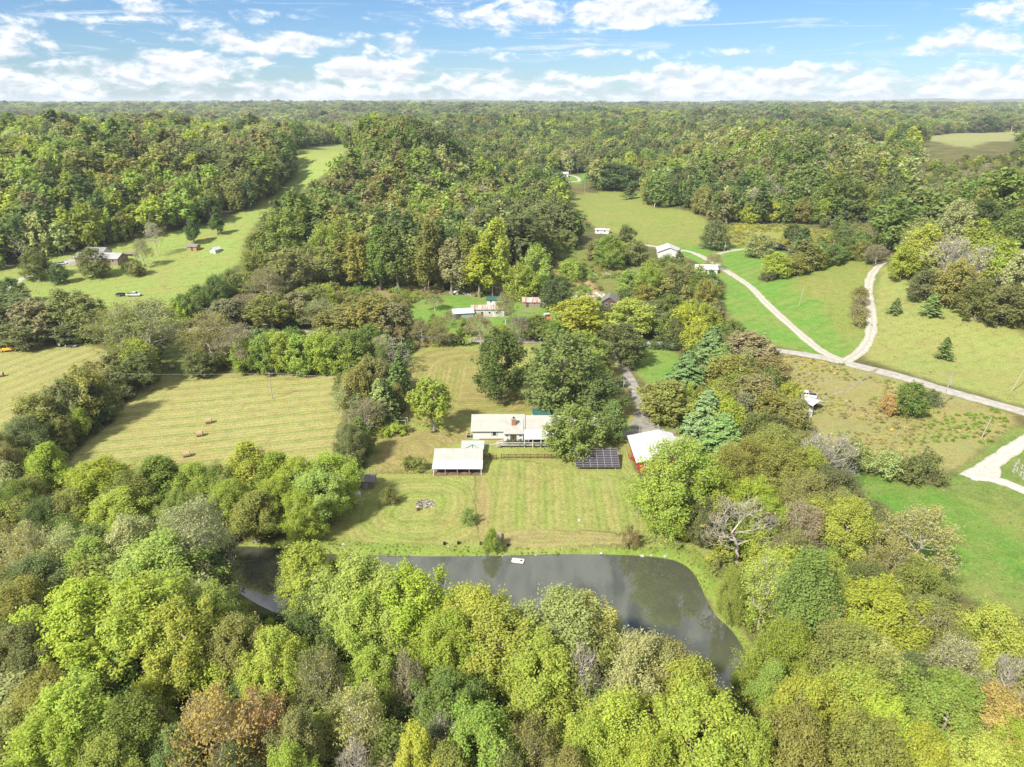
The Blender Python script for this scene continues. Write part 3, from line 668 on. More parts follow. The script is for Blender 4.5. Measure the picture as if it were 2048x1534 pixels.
def conifer(name, seed, W, n_br, per, size, far=False, droop=.25, first=.06):
    """whorled drooping boughs, 14 m tall"""
    rg = np.random.default_rng(seed); P = []; Nn = []; br = []; nodes = [np.array((0, 0, -.2))]; par = [-1]
    for k in range(1, 13): nodes.append(np.array((0, 0, 13.6 * k / 12))); par.append(k - 1)
    for i in range(n_br):
        t = first + (1 - first) * (i / n_br) ** .85; z = 13.8 * t; L = W * (1 - t) ** .8 * (.72 + .5 * rg.random()) + .25; a = i * 2.399 + rg.normal() * .3
        dr = np.array((math.cos(a), math.sin(a), 0)); s = rg.random((per, 1)) ** .7
        c = np.array((0, 0, z)) + dr * s * L + np.array((0, 0, 1.)) * ((.22 * L * s) - droop * L * s ** 2 * 2)
        side = np.array((-dr[1], dr[0], 0)); w_ = rg.normal(size=(per, 1)) * (.10 + .20 * L * s * (1.15 - s))
        c = c + side * w_ + np.array((0, 0, 1)) * (rg.normal(size=(per, 1)) * .10 - np.abs(w_) * .25)
        P.append(c); Nn.append(unit(np.array((0, 0, 1.)) + dr * .55 + rg.normal(size=(per, 3)) * .4)); b0 = rg.random()
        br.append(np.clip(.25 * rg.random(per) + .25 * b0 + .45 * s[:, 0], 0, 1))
        if not far and i % 2 == 0:
            nodes.append(np.array((0, 0, z)) + dr * L * .8 + np.array((0, 0, 1.)) * (.22 * .8 - droop * 1.28) * L); par.append(1 + min(11, int(t * 12)))
    P, Nn, br = np.concatenate(P), np.concatenate(Nn), np.concatenate(br)
    cnt = np.r_[np.linspace(30, 1, 13), np.full(len(nodes) - 13, .5)]
    WV, WF = wood_mesh(nodes, par, cnt, .2, 5 if not far else 3)
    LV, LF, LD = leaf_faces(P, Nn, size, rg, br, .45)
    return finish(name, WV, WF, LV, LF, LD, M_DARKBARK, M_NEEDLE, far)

# near, middle and far versions of each habit
PROTO = {}
def protos():
    for sh, nn in (('round', 3), ('tall', 2), ('loose', 4), ('willow', 1)):
        b = M_PALE if sh == 'loose' else M_BARK
        PROTO[sh, 0] = [broadleaf(f'{sh}_near', sh, 11 + 7 * i, 900, 44000, .125 if sh != 'willow' else .13, b, .78 if sh == 'loose' else .86) for i in range(nn)]
        PROTO[sh, 1] = [broadleaf(f'{sh}_mid', sh, 11 + 7 * i, 420, 11000, .23 if sh != 'willow' else .26, b, .82 if sh == 'loose' else .94) for i in range(nn)]
    PROTO['shrub', 0] = PROTO['shrub', 1] = [broadleaf('shrub', 'shrub', 5 + i, 90, 3200, .13, M_BARK) for i in range(3)]
    PROTO['bare', 0] = PROTO['bare', 1] = [bare('bare', 3 + i, M_PALE, 160, 420) for i in range(2)]
    PROTO['sparse', 0] = PROTO['sparse', 1] = [bare('sparse', 13 + i, M_PALE, 9000, 330, .135) for i in range(2)]
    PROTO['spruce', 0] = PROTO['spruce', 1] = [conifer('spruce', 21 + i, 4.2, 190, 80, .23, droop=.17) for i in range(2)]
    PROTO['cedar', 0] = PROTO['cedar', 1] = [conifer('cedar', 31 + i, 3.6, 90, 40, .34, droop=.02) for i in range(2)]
protos()
PAL = {'Y': ((.202, .236, .043), 'yellow-green'), 'L': ((.170, .216, .048), 'light green'), 'G': ((.115, .155, .044), 'mid-green'), 'D': ((.074, .106, .036), 'dark green'),
       'O': ((.158, .165, .052), 'olive'), 'B': ((.162, .153, .072), 'brownish'), 'P': ((.205, .222, .090), 'pale grey-green'), 'R': ((.245, .185, .062), 'orange-tinged'),
       'S': ((.086, .128, .046), 'blue-green'), 'K': ((.105, .122, .046), 'dark olive')}
FORM = {'round': 'round-crowned tree', 'tall': 'tall oval-crowned tree', 'spread': 'wide spreading tree', 'loose': 'open-crowned tree', 'willow': 'dense dome-shaped willow',
        'bare': 'leafless grey-branched tree', 'sparse': 'thin-leaved pale-branched tree', 'spruce': 'spruce', 'cedar': 'small conical cedar', 'shrub': 'bush'}
NAME = {'round': 'broadleaf_tree', 'tall': 'broadleaf_tree', 'spread': 'broadleaf_tree', 'loose': 'broadleaf_tree', 'willow': 'willow_tree', 'bare': 'bare_tree', 'sparse': 'sparse_tree', 'spruce': 'spruce_tree', 'cedar': 'cedar_tree', 'shrub': 'bush'}
EXT = {}
def extent(tr, cr):
    """true width and height of a prototype"""
    if cr.name not in EXT:
        me = cr if len(cr.vertices) > 2000 else tr; a = np.empty(len(me.vertices) * 3, np.float32); me.vertices.foreach_get('co', a); a = a.reshape(-1, 3)
        EXT[cr.name] = (2 * float(np.percentile(np.hypot(a[:, 0], a[:, 1]), 93)), float(np.percentile(a[:, 2], 99.5)))
    return EXT[cr.name]
META = []; TREES = []     # (x, y, crown radius) of everything planted singly
def plant(k, c, x, y, z, H, W, label, group, cat='tree', lod=None):
    lod = (0 if y < 150 else 1) if lod is None else lod
    lib = PROTO[k, lod]; tr, cr = lib[random.randrange(len(lib))]
    e = extent(tr, cr); sxy = W / e[0]; sz = H / e[1]; base = [v * 2.05 for v in PAL[c][0]]
    j = 1 + random.uniform(-.13, .13); tint = [max(.01, base[0] * j * (1 + random.uniform(-.10, .10))), max(.01, base[1] * j), max(.008, base[2] * j * (1 + random.uniform(-.2, .2)))]
    r = root(NAME[k], (x, y, z), label, cat, group, random.uniform(0, 6.28)); r.scale = (sxy, sxy * random.uniform(.84, 1.16), sz); r.rotation_euler[0] = random.gauss(0, .045); r.rotation_euler[1] = random.gauss(0, .045)
    link('trunk' if cat == 'tree' else 'stems', tr, r); o = link('crown' if k not in ('bare',) else 'dry_leaves', cr, r); o['tint'] = tint
    TREES.append((x, y, W / 2)); META.append((r, k, c)); return r
def lab(k, c, place):
    s = FORM[k] if k == 'bare' else f'{PAL[c][1]} {FORM[k]}'
    return f'{s} {place}'
def trees(spec, place, group, H=1.0, cat='tree'):
    """kind colour: base x, base y, top y, width (pixels)   or   ^ top x, top y, height m, width (pixels)"""
    for ln in spec.strip().splitlines():
        for it in ln.split(';'):
            it = it.split()
            if not it: continue
            k, c = it[0], it[1]; a = list(map(float, it[-1].split(',')))
            if it[2] == '^':
                h = a[2] * H; X, Y, Z = ground(a[0], a[1], h)
                Z = hz(X, Y); W = 1.05 * a[3] / FPX * depth(Y, Z + h * .7)
            else:
                X, Y, Z = ground(a[0], a[1]); h = max(z_at_row(a[2], Y) - Z, .8); W = a[3] / FPX * depth(Y, Z + h * .5)
            plant(k, c, X, Y, Z, h, W, lab(k, c, place), group, cat)

# ================================================================ trees planted one by one
trees("""
tall L ^ 75,893,14,80; round Y ^ 195,925,15,140; tall G ^ 315,914,16,95; round O ^ 250,950,14,90; round Y ^ 385,926,14,90; round G ^ 432,930,14,80
tall Y ^ 487,889,17,75; tall L ^ 536,905,15,75; round Y ^ 592,915,15,105; round Y ^ 655,910,15,105; loose L ^ 634,948,14,100; round Y ^ 540,960,13,90
round G ^ 350,985,12,90; round Y ^ 450,965,13,90; round O ^ 130,985,12,90; round Y ^ 230,985,13,120; round G ^ 25,965,12,90; round D ^ 85,1000,11,80; round Y ^ 590,985,12,90; tall O ^ 500,985,13,80
""", 'in the treeline at the foot of the hay field', 'trees at the foot of the hay field', H=.84)
trees("""
sparse P ^ 44,1055,14,110; sparse P ^ 130,1060,14,110; loose P ^ 255,1035,16,120; sparse P ^ 375,1005,19,150; round L ^ 300,1085,16,190; loose L ^ 180,1075,14,110
round K ^ 60,1120,13,130; round O ^ 20,1170,14,120; loose Y ^ 150,1175,17,190; loose Y ^ 260,1165,18,190; loose Y ^ 345,1215,16,150; round L ^ 425,1165,14,105
round K ^ 35,1260,14,140; round O ^ 80,1350,14,130; loose Y ^ 130,1375,16,170; round G ^ 255,1400,15,140; round O ^ 475,1236,13,120; loose L ^ 552,1262,16,130
sparse R ^ 415,1386,17,180; sparse R ^ 500,1400,15,120; sparse O ^ 640,1311,16,130; loose Y ^ 622,1096,15,130; loose L ^ 700,1112,18,150
loose L ^ 775,1140,17,130; loose Y ^ 840,1146,17,150; loose Y ^ 720,1190,15,120; round Y ^ 960,1170,17,150; loose Y ^ 900,1235,17,130; loose Y ^ 1000,1236,17,170; loose Y ^ 1075,1285,16,150
round P ^ 1130,1188,17,170; loose P ^ 1180,1200,15,130; bare B ^ 1165,1300,16,110; loose G ^ 890,1340,15,130; loose L ^ 970,1424,16,150; sparse O ^ 1075,1435,15,120
sparse B ^ 812,1320,14,90; loose L ^ 735,1311,15,120; sparse P ^ 700,1390,15,120; round P ^ 1290,1272,17,150; round Y ^ 1240,1407,15,180; loose Y ^ 1380,1330,16,150
round O ^ 1345,1300,15,120; loose Y ^ 1400,1400,17,170; round Y ^ 1180,1440,14,120; bare B ^ 875,1424,13,80; bare B ^ 712,1486,13,90; loose Y ^ 823,1455,15,100; loose O ^ 600,1440,15,110
round G ^ 330,1470,13,120; loose Y ^ 60,1455,15,140; round L ^ 190,1480,14,140; loose Y ^ 1300,1480,15,150; loose Y ^ 1480,1440,15,130; round O ^ 1130,1500,14,110; round K ^ 1000,1500,13,110; round K ^ 470,1480,13,100; round O ^ 900,1500,13,110; loose L ^ 570,1500,14,110
""", 'in the near wood by the pond', 'trees of the near wood')
trees("""
round O ^ 1600,1441,15,150; round O ^ 1740,1450,15,160; loose Y ^ 1620,1352,15,140; loose Y ^ 1720,1342,15,160; loose Y ^ 1790,1400,14,120; willow L ^ 1575,1250,13,150
willow G ^ 1488,1326,7,48; tall L ^ 1553,1342,12,70; loose O ^ 1720,1265,15,150; loose P ^ 1770,1290,14,110; tall G ^ 1634,1106,19,112; sparse Y ^ 1540,1113,14,120
willow L 1452,1250,1138,58; bare B ^ 1490,1008,13,155; sparse B ^ 1605,1010,13,100; loose Y ^ 1700,1000,14,120; sparse P ^ 1850,1020,14,155; loose Y ^ 1775,1175,14,160
loose Y ^ 1660,1110,12,90; sparse P ^ 1915,1287,14,130; round Y ^ 2005,1212,15,120; loose L ^ 1905,1362,15,170; loose R ^ 2000,1392,15,130; bare B ^ 2030,1320,14,90
round B ^ 1700,1290,12,110; round O ^ 1840,1130,12,120; sparse O ^ 1800,1090,13,110; round K ^ 1740,1130,11,110; round Y ^ 1850,1470,14,140; round Y ^ 1980,1470,14,140; sparse O ^ 1900,1230,13,110; round K ^ 1830,1310,11,110; loose Y ^ 2045,1440,14,120; round O ^ 1660,1200,12,90; round B ^ 1590,1070,10,90
loose O ^ 1870,1200,12,110
""", 'in the wood beside the narrow end of the pond', 'trees by the right end of the pond')
trees("""
round Y 1338,1060,880,158
""", 'tallest, standing before the white-roofed barn', None)
trees("""
round Y 1342,1072,1000,85
""", 'lower, at the foot of the tall tree before the barn', None)
trees("""
spruce S 1418,770,655,90; spruce S 1368,800,704,85; spruce S 1440,790,690,95; spruce S 1405,882,780,74; spruce S 1442,920,827,92
""", 'in the clump of spruces beside the barn', 'spruces beside the barn')
trees("""
round Y ^ 1375,612,13,58; round Y ^ 1410,608,13,62; round B ^ 1430,604,12,50; round Y ^ 1400,640,12,60; round G ^ 1470,640,11,60; round K ^ 1460,665,10,46
loose B ^ 1505,668,13,100; round O ^ 1465,712,14,95; round B ^ 1545,715,11,75; round Y ^ 1468,806,12,68; round O ^ 1545,785,12,100; round O ^ 1590,800,11,75; round Y ^ 1586,765,10,55
loose B ^ 1520,750,13,90; loose O ^ 1560,855,13,115; round O ^ 1450,900,15,110; round Y ^ 1510,962,13,95; round O ^ 1575,895,13,110; round K ^ 1665,940,12,110; round O ^ 1500,880,13,95
loose Y ^ 1630,900,12,95; bare P ^ 1630,865,14,75; bare P ^ 1668,868,14,75; round Y ^ 1540,1000,12,95; round O ^ 1610,950,13,100; round K ^ 1520,830,11,80; round Y ^ 1430,940,14,90; round K ^ 1410,1000,10,70
loose O ^ 1690,985,11,100; round O ^ 1640,1000,11,90; round B ^ 1500,790,11,80; round O ^ 1610,865,10,80; round K ^ 1760,1010,9,90
""", 'in the wood strip behind the barn', 'trees of the strip behind the barn')
trees("""
round D 1000,798,660,108
""", 'behind the white house, its limbs showing', None)
trees("""
round G 1120,822,668,150
""", 'largest of the trees behind the white house', None)
trees("""
round L 1160,770,668,110
""", 'behind the largest tree of the white house', None)
trees("""
round D 1200,834,748,92
""", 'beside the carport of the white house', None)
trees("""
round K 1238,728,648,106
""", 'overhanging the head of the concrete drive', None)
trees("""
round Y 1160,675,596,106; round Y 1258,675,600,100
""", 'beside the road, crown like a chestnut', 'twin yellow-green trees by the road')
trees("""
round G 1146,908,812,110
""", 'between the white house and the solar panels', None)
trees("""
round G 1230,884,805,54
""", 'small, with a bare trunk by the parking pad', None)
trees("""
round O 1332,842,762,100
""", 'leaning over the concrete drive and pad', None)
trees("""
loose L 868,860,756,86
""", 'alone on the mown back lawn', None)
trees("""
spruce G 765,848,760,62; cedar D 790,815,724,42; cedar D 803,790,700,32
""", 'in the row beside the football goal', 'spruces beside the goal')
trees("""
round O 722,842,735,78; sparse P 700,850,770,70; round O 745,800,715,60; round K 705,932,848,62; sparse B 735,868,800,70; sparse P 770,730,668,46; round G 705,745,664,66; round G 740,720,650,60
loose B 800,690,655,44; sparse B 845,690,640,40; sparse B 880,692,655,40; round O 690,800,745,50
""", 'in the hedgerow between hay field and back lawn', 'trees of the hedgerow by the back lawn')
trees("""
loose K 30,680,590,110; loose B 90,682,598,90; round K 0,690,610,90; loose O 140,675,580,90; loose O 190,680,592,80; sparse O 250,720,612,120; sparse O 310,730,600,130; loose K 270,760,690,90
sparse O 430,735,628,110; sparse B 480,745,650,90; round K 400,752,705,60; loose B 455,660,600,80; sparse B 500,648,590,80; loose O 545,660,590,90; loose B 600,650,585,80; sparse O 640,662,600,80
round G 372,648,588,52; round G 402,640,570,54; round G 432,620,552,50; round G 465,605,538,46; round Y 360,655,605,44; round O 520,560,500,70; loose O 580,590,500,100; sparse B 540,610,535,80
round O 640,640,570,60; loose O 690,680,612,90; loose O 740,682,600,90; loose B 790,682,608,80; round Y 655,620,568,40; round L 610,615,575,44; round K 55,695,640,90; round K 150,685,640,80
""", 'in the roadside hedgerow', 'trees of the roadside hedgerow')
trees("""
round L 500,745,672,56; round L 535,748,668,60; round L 570,746,664,60; round L 605,748,670,60; round L 640,746,666,62; round L 675,746,672,60; round L 710,744,674,56; round G 520,725,658,56; round G 590,725,655,56; round L 655,725,655,56; round L 555,735,662,50; round G 700,725,660,50
""", 'in the young thicket edging the hay field', 'young trees of the thicket')
trees("""
round O 170,850,735,100; loose O 200,800,725,70; round K 140,865,760,90; round K 215,838,770,70; round O 90,895,790,80; round K 60,930,840,90; round K 20,960,865,80; round B 30,985,890,80; round K 290,775,705,80; sparse B 5,1000,900,70
round K 230,800,745,70; round K 115,900,830,70; round O 255,770,722,60
""", 'in the hedge between the two hay fields', 'trees of the hedge between hay fields')
trees("""
round K 80,560,498,60; round K 192,556,496,58
""", 'clipped round on the lawn of the brick house', 'round trees before the brick house')
trees("""
round D 121,568,526,36; round D 26,612,556,54
""", 'smaller, on the lawn below the brick house', 'small dark trees below the brick house')
trees("""
round O 273,551,520,36; bare P 318,512,443,34; sparse P 290,535,478,40
""", 'near the deck of the brick house', 'yard trees of the brick house')
trees("""
tall D 388,488,440,30; tall D 437,470,427,26
""", 'on the grass near the two small sheds', 'dark trees near the sheds')
trees("""
round G 574,530,420,100; round L 690,550,436,90; round Y 660,560,445,60; round O 620,560,490,70; round G 522,522,462,60
tall O 720,575,470,60; tall G 760,580,455,56; tall G 800,582,450,60; tall O 850,585,440,60; bare P 857,582,462,44; tall P 905,590,480,60; tall O 940,586,455,60; tall Y 985,590,440,70; tall O 690,570,480,50
tall G 890,575,440,50; tall Y 960,595,490,60; round L 1065,590,490,62; round Y 1040,600,530,60; round L 1105,515,475,44; round O 1130,500,460,44; tall O 660,575,495,46; tall P 740,570,460,50; round L 1075,545,480,40
""", 'at the foot of the wooded hill', 'trees at the foot of the wooded hill')
trees("""
round D 1113,620,554,72
""", 'among the junk of the cluttered yard', None)
trees("""
round L 930,672,635,36
""", 'small, on the grass by the grey metal shed', None)
trees("""
sparse O 1012,650,588,50; sparse O 880,690,632,50; sparse B 962,688,628,56; sparse B 1040,684,632,56; round G 1075,680,630,60; round G 1110,685,640,50; sparse B 870,620,588,40; sparse B 900,655,622,30
loose O 1145,545,520,50; round L 1140,560,518,50; round Y 1000,690,650,40
""", 'in the roadside growth by the metal sheds', 'trees by the metal sheds')
trees("""
round L 1215,540,470,60; round Y 1225,520,478,50; round Y 1245,525,485,46; round K 1250,510,450,50; round O 1270,530,480,50; round O 1190,520,478,40; round L 1300,600,535,60; round O 1340,590,530,60; round G 1330,560,510,46; round O 1370,580,530,44
round G 1395,600,545,50; round O 1410,620,560,56; round G 1340,640,590,60; round K 1320,640,600,60; round G 1340,680,620,56; round L 1300,580,520,50; round Y 1380,670,600,56; round K 1350,690,640,44; round L 1260,590,540,50; round O 1290,620,570,46; sparse B 1428,540,508,40
""", 'in the scrub below the gravel drive', 'trees of the scrub by the drive')
trees("""
round K 1430,498,440,60
""", 'round, at the corner of the green lawn', None)
trees("""
round P 1515,514,468,54
""", 'pale, on the lawn beside the open-sided barn', None)
trees("""
round Y 1550,556,505,56; round O 1590,550,510,50; round O 1630,540,500,50; round G 1665,530,490,44; round G 1690,520,475,44; round O 1600,480,450,30; loose K 1585,492,448,36; round O 1720,520,480,40; sparse B 1750,530,490,50; round G 1640,520,485,40
""", 'in the hedge behind the open-sided barn', 'trees of the hedge by the open-sided barn')
trees("""
round G 1817,833,764,56; round R 1776,828,790,44
""", 'in the weedy lot beside the power pole', 'trees of the weedy lot')
trees("""
cedar D 1787,629,596,26; cedar G 1859,633,586,34; cedar D 1886,719,676,30
""", 'alone on the sloping hay field', 'cedars on the slope')
trees("""
cedar D 1259,398,366,28
""", 'alone on the valley pasture', None)
trees("""
bare P 1880,585,470,90; bare P 1950,600,490,80; round Y 1800,560,490,60; round Y 1840,545,450,70; loose Y 1990,600,480,80; round P 1900,500,400,70; round D 1960,480,395,60; round O 1830,520,440,70; round G 2010,540,420,80
loose P 2040,620,500,80; round O 1900,610,520,80; round K 1950,640,560,80; round K 2010,650,570,90; round K 1850,600,540,70; round O 2045,500,385,70; loose Y 1940,560,440,70
""", 'in the wood on the right-hand rise', 'trees of the wood on the rise')
trees("""
round Y 1335,412,378,34; bare P 1510,440,375,40; round Y 1545,444,400,40; round D 1680,440,345,80; round Y 1500,446,405,36; round L 1730,438,375,50; round O 1600,446,400,44; round Y 1640,448,400,40; round O 1450,440,385,44; round O 1400,428,372,44; round K 1345,408,348,44
round D 1225,378,325,90; round O 1300,400,352,38; bare P 1540,430,370,36
""", 'at the edge of the wood above the valley pasture', 'trees at the edge of the valley wood')

# bushes
trees("""
shrub K 778,1010,973,34
""", 'with a red bench beside it on the mown lawn', None, cat='bush')
trees("""
shrub G 937,1046,1018,34
""", 'alone in the middle of the mown lawn', None, cat='bush')
trees("""
willow L 985,1104,1058,38
""", 'short, hanging over the wooden dock', None)
trees("""
shrub B 1258,1096,1050,36
""", 'alone near the pond at the lawn edge', None, cat='bush')
trees("""
shrub K 1860,812,778,40
""", 'beside the leaning power pole', None, cat='bush')
trees("""
shrub P 1765,955,898,76; shrub K 1840,966,902,86; shrub K 1700,920,880,60; shrub O 1720,935,890,60; shrub K 1805,962,920,50
""", 'in the hedge below the weedy lot', 'bushes below the weedy lot', cat='bush')
trees("""
shrub B 1716,655,612,34; shrub B 1716,632,590,32; shrub B 1718,610,570,32
""", 'in the dull grey row beside the winding drive', 'bushes beside the winding drive', cat='bush')
trees("""
shrub B 1745,525,498,36; shrub B 1760,515,490,32
""", 'where the winding drive enters the wood', 'bushes at the top of the winding drive', cat='bush')
trees("""
shrub D 252,549,522,22
""", 'next to the olive tree by the brick house', None, cat='bush')
trees("""
shrub D 1285,697,678,26; shrub D 1308,697,680,24; shrub D 1330,699,680,26; shrub G 1265,694,678,22
""", 'in the row between road and green lawn', 'bushes between road and lawn', cat='bush')
trees("""
shrub Y 790,870,848,50; shrub O 765,868,846,40; shrub O 815,862,850,24
""", 'in the weedy patch below the football goal', 'weedy bushes below the goal', cat='bush')
trees("""
shrub G 820,937,912,34; shrub O 840,940,914,36
""", 'on the planted mound left of the pole barn', 'bushes of the planted mound', cat='bush')
trees("""
shrub D 1245,775,752,22; shrub B 1256,803,775,14
""", 'beside the pole and transformer by the drive', 'bushes by the transformer pole', cat='bush')
trees("""
shrub G 1240,455,480,30
""" if False else "", '', None)

# ================================================================ built things
G = ground
def px_m(px, Y, z): return (px - 1024) / FPX * depth(Y, z)
W_ = mat('white_paint', (.52, .515, .50), .6, .08, .8); ROOF_B = seam_roof('beige_metal_roof', (.34, .33, .29)); ROOF_W = seam_roof('white_metal_roof', (.46, .46, .46), .9)
ROOF_G = mat('grey_shingle', (.17, .16, .155), .9, .25, 1.2); BRICK = mat('brick_red', (.30, .13, .08), .9, .3, 4); BRICK_T = mat('brick_tan', (.26, .19, .14), .9, .25, 3)
RED = mat('red_paint', (.34, .035, .03), .7, .25, 1.5); REDF = mat('red_fence_paint', (.115, .03, .025), .8, .3, 2.); WOOD = mat('weathered_wood', (.25, .205, .16), .9, .3, 3.); WOODT = mat('tan_wood', (.36, .19, .08), .8, .2, 2.)
WOODD = mat('dark_wood', (.10, .065, .045), .9, .3, 3.); GLASS = mat('dark_glass', (.02, .025, .03), .12, .1, 1., spec=.6); TEAL = mat('green_metal', (.035, .095, .078), .5, .12, 1.)
STEEL = mat('galvanised_steel', (.52, .53, .54), .4, .12, 2., metal=.6); BLACK = mat('black_plastic', (.015, .015, .017), .5, .2, 2.); RUBBER = mat('rubber', (.02, .02, .02), .85, .2, 3.)
STONE = mat('pale_stone', (.34, .325, .30), .9, .25, 2., bump=.3); HAYM = mat('hay', (.34, .26, .15), .95, .3, 5., bump=.6); HAYE = mat('hay_end', (.30, .19, .09), .95, .4, 6., bump=.6)
SOLAR = mat('solar_cell', (.042, .034, .042), .3, .15, 2., spec=.55); ALU = mat('aluminium', (.42, .42, .43), .4, .08, 2., metal=.4); DIRT_ = mat('brown_dirt', (.15, .10, .065), .95, .35, 1.2, bump=.5)
GREY = mat('grey_metal_wall', (.24, .29, .33), .5, .12, .6); RUST = seam_roof('rusty_metal_roof', (.40, .36, .34), .8, (.27, .10, .06)); CARW = mat('white_car_paint', (.5, .51, .52), .25, .05, 1., spec=.6); CARS = mat('silver_car_paint', (.45, .46, .48), .25, .05, 1., spec=.6)
CARD = mat('dark_car_paint', (.04, .045, .05), .25, .1, 1., spec=.6); YEL = mat('yellow_paint', (.62, .38, .06), .6, .2, 2.); POLE = mat('pole_wood', (.32, .28, .23), .9, .2, 2.); ASH = mat('ash', (.42, .40, .38), .95, .4, 3., bump=.6); CHAR = mat('charred_wood', (.03, .026, .024), .95, .4, 4.)
ORA = mat('orange_paint', (.45, .13, .07), .7, .3, 2.); PALEG = mat('pale_green_metal', (.36, .39, .35), .5, .1, .8)

def gable_roof(w, d, h, rise, ov=.4, t=.12, axis='x', ridge=.5):
    """two slabs over a w x d plan with the ridge along x or y; returns list of meshes (one slab each)"""
    out = []
    if axis == 'x':
        ry = d * ridge; s1 = rise / ry; s2 = rise / (d - ry)
        out.append(MB().slab([(-ov, -ov, h - ov * s1), (w + ov, -ov, h - ov * s1), (w + ov, ry, h + rise), (-ov, ry, h + rise)], t))
        out.append(MB().slab([(-ov, ry, h + rise), (w + ov, ry, h + rise), (w + ov, d + ov, h - ov * s2), (-ov, d + ov, h - ov * s2)], t))
    else:
        rx = w * ridge; s1 = rise / rx; s2 = rise / (w - rx)
        out.append(MB().slab([(-ov, -ov, h - ov * s1), (rx, -ov, h + rise), (rx, d + ov, h + rise), (-ov, d + ov, h - ov * s1)], t))
        out.append(MB().slab([(rx, -ov, h + rise), (w + ov, -ov, h - ov * s2), (w + ov, d + ov, h - ov * s2), (rx, d + ov, h + rise)], t))
    return out
def body(w, d, h, rise, axis='x', ridge=.5, sink=.6):
    m = MB(); e = .06
    if axis == 'x': m.prism([(0, -sink), (d, -sink), (d, h - e), (d * ridge, h + rise - e - .08), (0, h - e)], 0, w, 'x')
    else: m.prism([(0, -sink), (w, -sink), (w, h - e), (w * ridge, h + rise - e - .08), (0, h - e)], 0, d, 'y')
    return m
def window(r, x, z, w, h, y=0., mat_f=None, side='f', d=0.):
    """framed window on the front (y) or the right side (x) wall"""
    fm = MB(); gm = MB(); f = .09
    for a0, a1, b0, b1 in ((x, x + w, z, z + f), (x, x + w, z + h - f, z + h), (x, x + f, z + f, z + h - f), (x + w - f, x + w, z + f, z + h - f)):
        if side == 'f': fm.box(a0, a1, y - .06, y + .02, b0, b1)
        else: fm.box(d - .02, d + .06, a0, a1, b0, b1)
    if side == 'f': gm.box(x + f, x + w - f, y - .03, y + .02, z + f, z + h - f)
    else: gm.box(d - .02, d + .03, x + f, x + w - f, z + f, z + h - f)
    o = fm.build('window', mat_f or W_, r); gm.build('pane', GLASS, o); return o
def gable_house(name, label, cat, px, py, w, d, h, rise, wall, roofm, axis='x', rz=0., wins=(), doors=(), ridge=.5, ov=.4, group=None, floor=0., sidewins=()):
    x, y, z = G(px, py); r = root(name, (x, y, z + floor), label, cat, group, rz)
    body(w, d, h, rise, axis, ridge).build('wall', wall, r)
    for m in gable_roof(w, d, h, rise, ov, .12, axis, ridge): m.build('roof', roofm, r)
    for (a, b, ww, hh) in wins: window(r, a, b, ww, hh)
    for (a, b, ww, hh) in sidewins: window(r, a, b, ww, hh, side='s', d=w)
    for (a, ww, hh, m_) in doors:
        o = MB().box(a, a + ww, -.06, .02, .02, hh).build('door', m_, r); MB().box(a + ww - .16, a + ww - .10, -.10, -.06, hh * .48, hh * .52).build('handle', STEEL, o)
    return r

